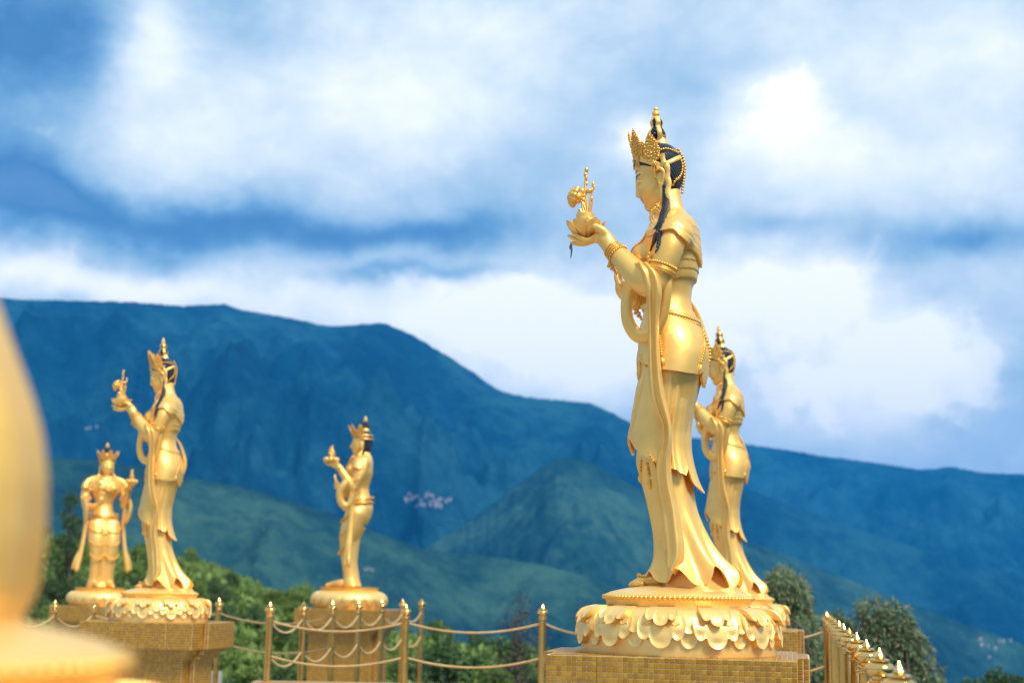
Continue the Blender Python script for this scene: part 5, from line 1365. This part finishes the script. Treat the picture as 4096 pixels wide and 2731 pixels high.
def kerb(a, b2, w=0.16, z=0.24):
    a = np.array(a[:2]); b2 = np.array(b2[:2]); d = b2 - a; ln = np.linalg.norm(d); d /= ln; nn = np.array([-d[1], d[0]]) * w; a = a - d * w; b2 = b2 + d * w
    c = [a - nn, b2 - nn, b2 + nn, a + nn]; mb = MB()
    mb.add([(*p, -0.62) for p in c] + [(*p, z) for p in c], [(3, 2, 1, 0), (4, 5, 6, 7), (0, 1, 5, 4), (1, 2, 6, 5), (2, 3, 7, 6), (3, 0, 4, 7)])
    return mb.build('kerb', 'kerb_gold', smooth=False)
gold_paint('kerb_gold', (0.42, 0.26, 0.07), (0.55, 0.36, 0.12), 0.4, 0.35)
for a, b2, zz in ((rowR[0], rowR[-1], 0.238), (rowL[0], rowL[-1], -0.29), (rowL[0], rowR[-1], 0.242), (back[0], back[2], -0.27), (back[2], back[3], -0.28), (back[3], rowL[2], -0.285)):
    k_ = kerb(a, b2, z=zz); k_['kind'] = 'structure'
# torn strip caught on the little finger of the raised hand
m, n, l, b = new_mat('torn_strip'); b.inputs['Base Color'].default_value = (0.16, 0.16, 0.20, 1); b.inputs['Roughness'].default_value = 0.4
mb = MB()
for dx, dw, ln in ((0, 0, 62), (3, 5, 55), (-5, -3, 26), (1, 3, 48)):
    P = spline(LP([(2286, 972, 82), (2284 + dx * 1.2, 990, 82 + dw), (2285 + dx, 972 + ln * 0.6, 82 + dw), (2283 + dx * 0.6, 972 + ln, 82)]), 16) + ORG
    mb.tube(P, 1.9 * PXM * np.linspace(1, 0.7, 16), 5, flat=(1.5, 0.5))
o = mb.build('torn_strip', 'torn_strip'); tag(o, 'dark torn strip dangling from the fingers under the flower bowl', 'strip')

# ------------------------------------------------------------------ mountains, valley and vegetation
def forest_mat(name, lo, mid, hi, sc, bumpd):
    m, n, l, b = new_mat(name)
    n1 = link_noise(n, l, sc, 8.0, 0.62); n2 = link_noise(n, l, sc * 9, 6.0, 0.7)
    ad = n.new('ShaderNodeMath'); ad.operation = 'MULTIPLY_ADD'; l.new(n2.outputs['Fac'], ad.inputs[0]); ad.inputs[1].default_value = 0.55; l.new(n1.outputs['Fac'], ad.inputs[2])
    r = ramp(n, l, ad.outputs[0], [(0.62, lo), (0.76, mid), (0.92, hi)]); l.new(r.outputs['Color'], b.inputs['Base Color'])
    b.inputs['Roughness'].default_value = 0.95; b.inputs['Specular IOR Level'].default_value = 0.05
    bump(n, l, n2.outputs['Fac'], b, 0.9, bumpd)
forest_mat('forest_far_hazed', (0.001, 0.015, 0.036), (0.003, 0.034, 0.066), (0.016, 0.075, 0.10), 0.0016, 40)  # dark forest with part of the blue distance haze put into its colour
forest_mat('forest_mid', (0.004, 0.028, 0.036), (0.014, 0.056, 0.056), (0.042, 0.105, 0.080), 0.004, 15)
forest_mat('hill_grass', (0.045, 0.085, 0.016), (0.08, 0.13, 0.028), (0.13, 0.17, 0.05), 0.08, 0.5)

def vnoise(x, y, seed=0, octv=5, gain=0.5):
    """value noise for terrain"""
    out = np.zeros(np.broadcast(x, y).shape); amp = 1.0; tot = 0
    for o in range(octv):
        rg = np.random.default_rng(seed * 31 + o); T = rg.random((64, 64))
        fx, fy = x * 2 ** o, y * 2 ** o; ix, iy = np.floor(fx).astype(int), np.floor(fy).astype(int); u, v = fx - ix, fy - iy; u = u * u * (3 - 2 * u); v = v * v * (3 - 2 * v)
        g = lambda a, b2: T[a % 64, b2 % 64]
        out += amp * ((g(ix, iy) * (1 - u) + g(ix + 1, iy) * u) * (1 - v) + (g(ix, iy + 1) * (1 - u) + g(ix + 1, iy + 1) * u) * v); tot += amp; amp *= gain
    return out / tot
def mountain(name, pts, dist, mat, slope, depth, back, seed, rough, spur, nx=560, ny=100, floor=-420.0, z_near=None):
    P = np.array(pts, float); xs = np.linspace(P[0, 0], P[-1, 0], nx); ys = pchip(P[:, 0], P[:, 1], xs)
    ys = ys + (vnoise(xs / 9.0, xs * 0, seed + 3, 5, 0.75) - 0.5) * 7
    C = []
    for x, y in zip(xs, ys):
        r = sight(x * 1.7415, y * 1.7415); k = dist / math.hypot(r[0], r[1]); C.append((r[0] * k, r[1] * k, EYE + r[2] * k))
    C = np.array(C); dirh = C[:, :2] / np.linalg.norm(C[:, :2], axis=1)[:, None]
    t = np.concatenate([-np.linspace(1, 0, 14)[:-1] ** 1.5 * back, np.linspace(0, 1, ny) ** 1.4 * depth])
    S, J = np.meshgrid(t, np.arange(nx), indexing='ij')
    X = C[J, 0] - dirh[J, 0] * S; Y = C[J, 1] - dirh[J, 1] * S
    k1 = np.clip(np.abs(S) / (0.25 * depth), 0, 1)
    lat = J / nx * (P[-1, 0] - P[0, 0]) / 2352.0
    ridge = 1 - 2 * np.abs(vnoise(lat * spur + S / depth * 1.3, S / depth * 1.5 + 3, seed, 3) - 0.5) * 2
    fine = vnoise(X / (dist * 0.05), Y / (dist * 0.05), seed + 9, 6, 0.55) - 0.5
    Z = C[J, 2] - np.abs(S) * slope * np.where(S < 0, 1.2, 1.0) * (1 - 0.25 * np.clip(S / depth, 0, 1)) + k1 * (ridge * rough * 0.75 + fine * rough * 2.2 - rough * 0.35)
    if z_near is not None:
        q_ = np.clip(S / depth, 0, 1); Z = np.where(S >= 0, C[J, 2] * (1 - q_) + z_near * q_ + k1 * fine * rough, Z)
    Z = np.maximum(Z, floor + 30 * vnoise(X / 900, Y / 900, seed + 5, 3))
    V = np.stack([X, Y, Z], -1).reshape(-1, 3); ny2 = len(t)
    a, b2 = np.meshgrid(np.arange(ny2 - 1), np.arange(nx - 1), indexing='ij'); a = a.ravel(); b2 = b2.ravel()
    F = np.stack([a * nx + b2, a * nx + b2 + 1, (a + 1) * nx + b2 + 1, (a + 1) * nx + b2], 1)
    o = mesh_obj(name, V, F, mat); o['kind'] = 'structure'
    return o, V, F
R1 = [(-900, 640), (-400, 650), (-100, 672), (60, 688), (160, 690), (300, 694), (430, 702), (510, 698), (560, 712), (640, 725), (690, 735), (760, 748), (830, 745), (870, 742), (930, 762), (1000, 800), (1080, 850), (1160, 900), (1220, 912), (1300, 920), (1350, 924), (1400, 945), (1440, 966), (1500, 1005), (1560, 1045), (1650, 1090), (1800, 1155), (2000, 1225), (2352, 1328), (2900, 1480)]
R2 = [(1000, 1000), (1400, 985), (1590, 1005), (1640, 1010), (1720, 1020), (1800, 1032), (1900, 1048), (1960, 1055), (2060, 1070), (2120, 1078), (2180, 1072), (2260, 1085), (2352, 1088), (2700, 1110), (3300, 1130)]
R3 = [(-900, 1000), (-400, 1020), (100, 1050), (250, 1060), (430, 1095), (560, 1120), (700, 1160), (800, 1195), (900, 1235), (1000, 1265), (1120, 1278), (1300, 1310), (1450, 1370), (1600, 1440), (1800, 1530), (2000, 1600)]
R4 = [(800, 1400), (950, 1280), (1000, 1245), (1100, 1180), (1200, 1105), (1260, 1065), (1300, 1050), (1340, 1056), (1420, 1098), (1500, 1140), (1700, 1232), (1900, 1312), (2100, 1390), (2352, 1480), (2800, 1640)]
m1 = mountain('far_mountain', R1, 5200, 'forest_far_hazed', 0.62, 2600, 1500, 1, 260, 11.0)
m2 = mountain('right_mountain', R2, 7600, 'forest_far_hazed', 0.50, 2600, 1500, 2, 240, 9.0)
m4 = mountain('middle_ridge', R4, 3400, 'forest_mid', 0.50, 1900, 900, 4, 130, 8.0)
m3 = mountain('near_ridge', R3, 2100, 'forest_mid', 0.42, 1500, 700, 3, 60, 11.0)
# valley floor, one sheet under everything
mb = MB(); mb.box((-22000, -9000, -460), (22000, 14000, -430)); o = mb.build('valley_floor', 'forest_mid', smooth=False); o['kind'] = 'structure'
# the green hillside falling away below the terrace
R6 = [(-700, 1190), (-300, 1190), (100, 1232), (200, 1248), (300, 1268), (430, 1280), (520, 1306), (600, 1345), (680, 1385), (760, 1418), (900, 1448), (1000, 1470), (1100, 1495), (1250, 1525), (1500, 1580), (2000, 1720), (2600, 1800)]
m6 = mountain('hillside', R6, 200, 'hill_grass', 0.20, 166, 160, 6, 3.0, 9.0, nx=260, ny=90, floor=-60, z_near=-1.3)

def bvh_of(V, F): return BVHTree.FromPolygons([Vector(v) for v in V], [tuple(f) for f in F.tolist()])
hill_bvh = bvh_of(m6[1], m6[2]); far_bvh = [bvh_of(m1[1], m1[2]), bvh_of(m4[1], m4[2]), bvh_of(m3[1], m3[2])]

# foliage
def leaf_mat(name, cols, trans=0.25):
    m, n, l, b = new_mat(name)
    oi = n.new('ShaderNodeObjectInfo'); geo = n.new('ShaderNodeNewGeometry')
    r = ramp(n, l, geo.outputs['Random Per Island'], [(k / (len(cols) - 1), c) for k, c in enumerate(cols)])
    hs = n.new('ShaderNodeHueSaturation'); l.new(r.outputs['Color'], hs.inputs['Color'])
    mr = map_range(n, l, oi.outputs['Random'], 0, 1, 0.75, 1.25); l.new(mr.outputs['Result'], hs.inputs['Value'])
    l.new(hs.outputs['Color'], b.inputs['Base Color']); b.inputs['Roughness'].default_value = 0.6
    tr = n.new('ShaderNodeBsdfTranslucent'); l.new(hs.outputs['Color'], tr.inputs['Color']); mx = n.new('ShaderNodeMixShader'); mx.inputs[0].default_value = trans
    l.new(b.outputs[0], mx.inputs[1]); l.new(tr.outputs[0], mx.inputs[2]); l.new(mx.outputs[0], n['Material Output'].inputs['Surface'])
leaf_mat('leaf_bush', [(0.07, 0.13, 0.02), (0.13, 0.21, 0.035), (0.20, 0.28, 0.055)])
leaf_mat('leaf_dark', [(0.035, 0.08, 0.022), (0.06, 0.125, 0.034), (0.095, 0.165, 0.05)])
leaf_mat('leaf_gum', [(0.07, 0.12, 0.05), (0.115, 0.18, 0.08), (0.16, 0.235, 0.115), (0.15, 0.21, 0.09), (0.26, 0.16, 0.09)])
leaf_mat('leaf_rust', [(0.07, 0.045, 0.035), (0.10, 0.06, 0.05), (0.06, 0.07, 0.03)])
m, n, l, b = new_mat('bark'); nz = link_noise(n, l, 8.0); r = ramp(n, l, nz.outputs['Fac'], [(0.3, (0.05, 0.035, 0.025)), (0.7, (0.12, 0.09, 0.065))]); l.new(r.outputs['Color'], b.inputs['Base Color']); b.inputs['Roughness'].default_value = 0.9
def leaves(centres, dirs, ln, wd, rg):
    """folded leaf pairs: two quads along each direction"""
    nL = len(centres); d = dirs / (np.linalg.norm(dirs, axis=1)[:, None] + 1e-9)
    s_ = np.cross(d, rg.normal(size=(nL, 3))); s_ /= np.linalg.norm(s_, axis=1)[:, None] + 1e-9; up = np.cross(s_, d)
    ll = (ln * rg.uniform(0.6, 1.3, nL))[:, None]; w = (wd * rg.uniform(0.7, 1.2, nL))[:, None]
    a = centres; b2 = centres + d * ll; mL = centres + d * ll * 0.5 + s_ * w + up * w * 0.35; mR = centres + d * ll * 0.5 - s_ * w + up * w * 0.35; md = centres + d * ll * 0.5
    V = np.stack([a, mL, b2, mR, md], 1).reshape(-1, 3); k = np.arange(nL)[:, None] * 5
    F = np.concatenate([k + np.array([[0, 4, 2, 1]]), k + np.array([[0, 3, 2, 4]])])
    return V, F
def crown_mesh(name, mat, clumps, nleaf, ln, wd, droop, seed):
    rg = np.random.default_rng(seed); C = []; D = []
    for (c, r) in clumps:
        k = int(nleaf * r[0] * r[2] / (0.5 * 0.5)) + 12
        q = rg.normal(size=(k, 3)); q /= np.linalg.norm(q, axis=1)[:, None]; rad = rg.uniform(0.35, 1.05, k)[:, None] ** 0.6
        p = np.array(c) + q * rad * np.array(r); C.append(p); D.append(q * 0.8 + rg.normal(size=(k, 3)) * 0.5 + np.array([0, 0, -droop]))
    V, F = leaves(np.concatenate(C), np.concatenate(D), ln, wd, rg)
    me = bpy.data.meshes.new(name); me.from_pydata(V.tolist(), [], F.tolist()); me.materials.append(MATS[mat]); return me
def trunk_mesh(h, r, limbs, seed):
    rg = np.random.default_rng(seed); mb = MB()
    P = np.array([(0, 0, -0.6), (0.03 * h, 0, 0.3 * h), (-0.02 * h, 0.02 * h, 0.6 * h), (0, 0, 0.95 * h)]); mb.tube(spline(P, 14), np.linspace(r, r * 0.25, 14), 8)
    for c in limbs:
        z0 = c[2] * rg.uniform(0.35, 0.7); b0 = np.array([0, 0, max(0.15 * h, z0)]); mb.tube(spline([b0, (b0 + np.array(c)) / 2 + rg.normal(size=3) * 0.05 * h, np.array(c)], 8), np.linspace(r * 0.45, r * 0.1, 8), 6)
    V = np.concatenate(mb.v); me = bpy.data.meshes.new('trunk'); me.from_pydata(V.tolist(), [], mb.f); me.materials.append(MATS['bark']); return me
def bush_kind(seed, mat, h=2.2, spread=0.9, nl=260):
    rg = np.random.default_rng(seed); cl = []
    for k in range(11):
        a = rg.uniform(0, 2 * PI); rr = spread * math.sqrt(rg.uniform(0, 1)) * 0.75; z = h * rg.uniform(0.3, 0.85) * (1 - 0.25 * rr / spread)
        s_ = rg.uniform(0.30, 0.5) * spread; cl.append(((rr * math.cos(a), rr * math.sin(a), z), (s_, s_, s_ * rg.uniform(0.7, 1.0))))
    return crown_mesh('crown', mat, cl, nl, 0.20, 0.055, 0.25, seed), trunk_mesh(h * 0.75, 0.07, [c for c, _ in cl[:6]], seed)
KINDS_ = [bush_kind(11, 'leaf_bush'), bush_kind(12, 'leaf_bush', 2.8, 1.0), bush_kind(13, 'leaf_dark', 3.0, 1.0), bush_kind(14, 'leaf_bush', 1.8, 1.1), bush_kind(15, 'leaf_dark', 2.4, 1.1)]
rg = np.random.default_rng(5); count = 0
def plant(name, kind, loc, s, label, cat, group):
    t = empty(name, loc, rg.uniform(0, 6.28)); t.scale = (s, s, s * rg.uniform(0.85, 1.2))
    link('trunk', kind[1], t); link('crown', kind[0], t); tag(t, label, cat, group); return t
def hill_point(px, py):
    d = Vector(sight(px, py)).normalized(); hit = hill_bvh.ray_cast(Vector((0, 0, EYE)), d); return hit[0]
spots = []
tries = 0
while len(spots) < 230 and tries < 6000:
    tries += 1
    x = rg.uniform(60, 2350); y = rg.uniform(2080, 2900)
    h = hill_point(x, y)
    if h is None or h.length > 222 or h.y < 31.5: continue
    spots.append(h)
def tree_label(h, k):
    q = Vector((h.x, h.y, h.z - EYE)); x = 2048 + FPX * q.dot(Vector(CR)) / q.dot(Vector(CF))
    where = 'left of the left profile statue' if x < 560 else 'between left profile statue and short ropes' if x < 1080 else 'behind the short rope spans' if x < 1690 else 'under the long rope span'
    return ('bright green bush', 'tall bright green bush', 'tall dark green bush', 'low spreading bright bush', 'dark green bush')[k] + ' on the hillside ' + where
for h in spots:
    dcam = h.length; k = int(rg.integers(0, 5)); s = float(rg.uniform(0.38, 0.85)) * (0.55 + dcam / 190.0)
    plant('hillside_tree', KINDS_[k], h - Vector((0, 0, 0.15)), s, tree_label(h, k), 'tree', 'trees covering the hillside')
# undergrowth between them
CG = []; 
for _ in range(5200):
    x = rg.uniform(20, 2500); y = rg.uniform(2080, 2950); h = hill_point(x, y)
    if h is None or h.length > 222: continue
    CG.append(h)
CG = np.array(CG); nC = len(CG); cc = np.repeat(CG, 9, 0) + rg.normal(size=(nC * 9, 3)) * np.array([0.45, 0.45, 0.22]); V, F = leaves(cc, rg.normal(size=(nC * 9, 3)) + np.array([0, 0, 0.8]), 0.5, 0.14, rg)
me = bpy.data.meshes.new('undergrowth'); me.from_pydata(V.tolist(), [], F.tolist()); me.materials.append(MATS['leaf_bush']); o = link('undergrowth', me); o['kind'] = 'stuff'; tag(o, 'low green undergrowth covering the hillside slope', 'undergrowth', kind='stuff')

# two drooping gum trees beyond the right-hand row, tops rising above the rail
def gum(px_top, px_left, px_right, y_top, Y, seed, label):
    top = at_y(px_top, y_top, Y); xl, xr = at_y(px_left, y_top + 250, Y)[0], at_y(px_right, y_top + 250, Y)[0]
    W = (xr - xl) / 2; cx = (xl + xr) / 2; H = 7.5; base = np.array([cx, Y, top[2] - H]); rg2 = np.random.default_rng(seed); cl = []
    for k in range(58):
        z = rg2.uniform(0.30, 1.0); a = rg2.uniform(0, 2 * PI); env = W * (0.28 + 0.85 * (1 - z) ** 0.7) if z > 0.55 else W * 1.1
        rr = env * math.sqrt(rg2.uniform(0.05, 1)); ox = (top[0] - cx) * max(0, (z - 0.5) * 2)
        s_ = rg2.uniform(0.20, 0.36) * (1.25 - 0.45 * z); zz = H * (0.52 + 0.47 * z) - s_ * 0.6
        cl.append(((ox + rr * math.cos(a), rr * math.sin(a), zz), (s_, s_, s_ * 1.35)))
    t = empty('gum_tree', base); link('trunk', trunk_mesh(H * 0.96, 0.10, [c for c, _ in cl[:22]], seed), t)
    link('crown', crown_mesh('crown', 'leaf_gum', cl, 900, 0.15, 0.018, 0.9, seed), t); tag(t, label, 'tree', 'gum trees beyond the right-hand row')
gum(3120, 3000, 3330, 2278, 30.0, 21, 'drooping gum tree rising right behind the second statue lotus base')
gum(3540, 3440, 3770, 2366, 27.0, 22, 'drooping gum tree standing free to the right of the row of posts')
gum(3350, 3230, 3440, 2450, 31.0, 23, 'low gum tree top between the two taller ones, behind the post tops')
# small conifer at the left
h = np.array(at_y(262, 2330, 62.0)); top = at_y(268, 1955, 62.0); H = top[2] - h[2] + 1.5; cl = []; rg2 = np.random.default_rng(31)
for k in range(40):
    z = rg2.uniform(0.18, 1.0); a = rg2.uniform(0, 6.28); rr = 0.30 * H * (1.02 - z) ** 0.8 * rg2.uniform(0.3, 1) * 0.55; s_ = 0.05 * H * (1.25 - 0.75 * z); cl.append(((rr * math.cos(a), rr * math.sin(a), H * z), (s_ * 1.5, s_ * 1.5, s_ * 0.7)))
t = empty('conifer', (h[0], 62.0, h[2] - 1.5)); link('trunk', trunk_mesh(H, 0.10, [c for c, _ in cl[:14]], 31), t); link('crown', crown_mesh('crown', 'leaf_dark', cl, 240, 0.24, 0.03, 0.3, 31), t); tag(t, 'single dark conifer left of the small front-facing statue', 'tree')
# sprigs and a leafless rusty shrub near the bottom edge
for x, y, Y, kd, s, nm, lab in ((2060, 2560, 34, 2, 0.55, 'shrub', 'dark shrub below the right end of the long rope'), (1980, 2640, 33, 0, 0.6, 'shrub', 'bright green shrub low beneath the long rope span'), (1800, 2600, 36, 4, 0.8, 'shrub', 'dark shrub below the rope beside the middle post'), (1880, 2700, 33, 3, 0.7, 'shrub', 'pale green shrub at the bottom edge under the long rope')):
    p = at_y(x, y, Y); plant(nm, KINDS_[kd], (p[0], p[1], p[2] - 2.0 * s), s, lab, 'shrub', 'shrubs under the long rope')
rust = (crown_mesh('crown', 'leaf_rust', [((rg.normal() * 0.35, rg.normal() * 0.3, 1.4 + rg.uniform(-0.7, 0.8)), (0.2, 0.2, 0.28)) for _ in range(18)], 60, 0.13, 0.02, 0.0, 41), trunk_mesh(2.2, 0.045, [(rg.normal() * 0.5, rg.normal() * 0.3, 1.2 + rg.uniform(0, 1.0)) for _ in range(14)], 41))
p = at_y(2075, 2470, 32); plant('bare_shrub', rust, (p[0], p[1], p[2] - 2.0), 0.9, 'sparse rusty shrub behind the rope left of the largest statue', 'shrub', 'shrubs under the long rope')
for k, (x, y) in enumerate(((3990, 2650), (4040, 2640), (3840, 2660))):
    p = at_y(x, y, 30); plant('sprig', KINDS_[2], (p[0], p[1], p[2] - 1.25), 0.42, ('thin dark sprig at the lower right corner, right one', 'thin dark sprig at the lower right corner, rightmost', 'thin dark sprig at the lower right corner, left one')[k], 'shrub', 'sprigs at the lower right')

# far village houses and farmsteads on the slopes
m, n, l, b = new_mat('house_wall'); b.inputs['Base Color'].default_value = (0.36, 0.34, 0.34, 1); b.inputs['Roughness'].default_value = 0.8
m, n, l, b = new_mat('house_roof'); b.inputs['Base Color'].default_value = (0.26, 0.22, 0.25, 1); b.inputs['Roughness'].default_value = 0.6
wm = MB(); wm.box((-1, -0.7, -0.8), (1, 0.7, 0.75)); wl = wm.build('wall', 'house_wall', smooth=False)
rm = MB(); rm.add([(-1.2, -0.9, 0.7), (1.2, -0.9, 0.7), (1.2, 0.9, 0.7), (-1.2, 0.9, 0.7), (-1.2, 0, 1.25), (1.2, 0, 1.25)], [(0, 1, 5, 4), (2, 3, 4, 5), (1, 2, 5), (3, 0, 4), (3, 2, 1, 0)]); rf = rm.build('roof', 'house_roof', smooth=False)
wall_me, roof_me = wl.data, rf.data
for o in (wl, rf): bpy.data.objects.remove(o)
def house(px, py, size, label, group):
    d = Vector(sight(px, py)).normalized(); best = None
    for t in far_bvh:
        hit = t.ray_cast(Vector((0, 0, EYE)), d)
        if hit[0] is not None and (best is None or hit[3] < best[1]): best = (hit[0], hit[3])
    if best is None: return
    s = size * best[1] / FPX; e = empty('far_house', best[0] + Vector((0, 0, s * 0.3)), rg.uniform(0, 3)); e.scale = (s, s, s); link('wall', wall_me, e); link('roof', roof_me, e); tag(e, label, 'house', group)
for k in range(34):
    x = 1630 + (k % 12) * 15 + rg.uniform(-8, 8); y = 1995 + (x - 1620) * 0.10 + rg.normal() * 12; house(x, y, rg.uniform(4, 7), 'pale house in the hillside village right of the slim profile statue', 'village houses on the far slope')
for k in range(9): house(3960 + rg.uniform(-60, 110), 2600 + rg.normal() * 30, rg.uniform(4, 7), 'pale house of the hamlet low at the right edge', 'hamlet houses at the right edge')
for k, (x, y) in enumerate(((1475, 2275), (1490, 2282), (1462, 2280))): house(x, y, 5, 'pale farmstead on the near ridge right of the slim profile statue', 'farm buildings on the near ridge')
for k, (x, y) in enumerate(((360, 1712), (385, 1708), (345, 1716))): house(x, y, 5, 'pale farmstead on the far mountain above the small front-facing statue', 'farm buildings on the far mountain')

# ------------------------------------------------------------------ the air of the valley
m = bpy.data.materials.new('haze_air'); n, l = nodes_of(m); MATS['haze_air'] = m
n.remove(n['Principled BSDF']); pv = n.new('ShaderNodeVolumePrincipled'); pv.inputs['Color'].default_value = (0.02, 0.38, 1.0, 1); pv.inputs['Density'].default_value = 0.40 / 5200
pv.inputs['Anisotropy'].default_value = 0.0
l.new(pv.outputs['Volume'], n['Material Output'].inputs['Volume'])
zmax = max(v[1][:, 2].max() for v in (m1, m2, m3, m4, m6)) + 10
mb = MB(); mb.box((-23000, -9500, -461), (23000, 14500, zmax)); hz_o = mb.build('haze', 'haze_air', smooth=False); hz_o['kind'] = 'stuff'; tag(hz_o, 'thin blue haze filling the valley air', 'haze', kind='stuff')
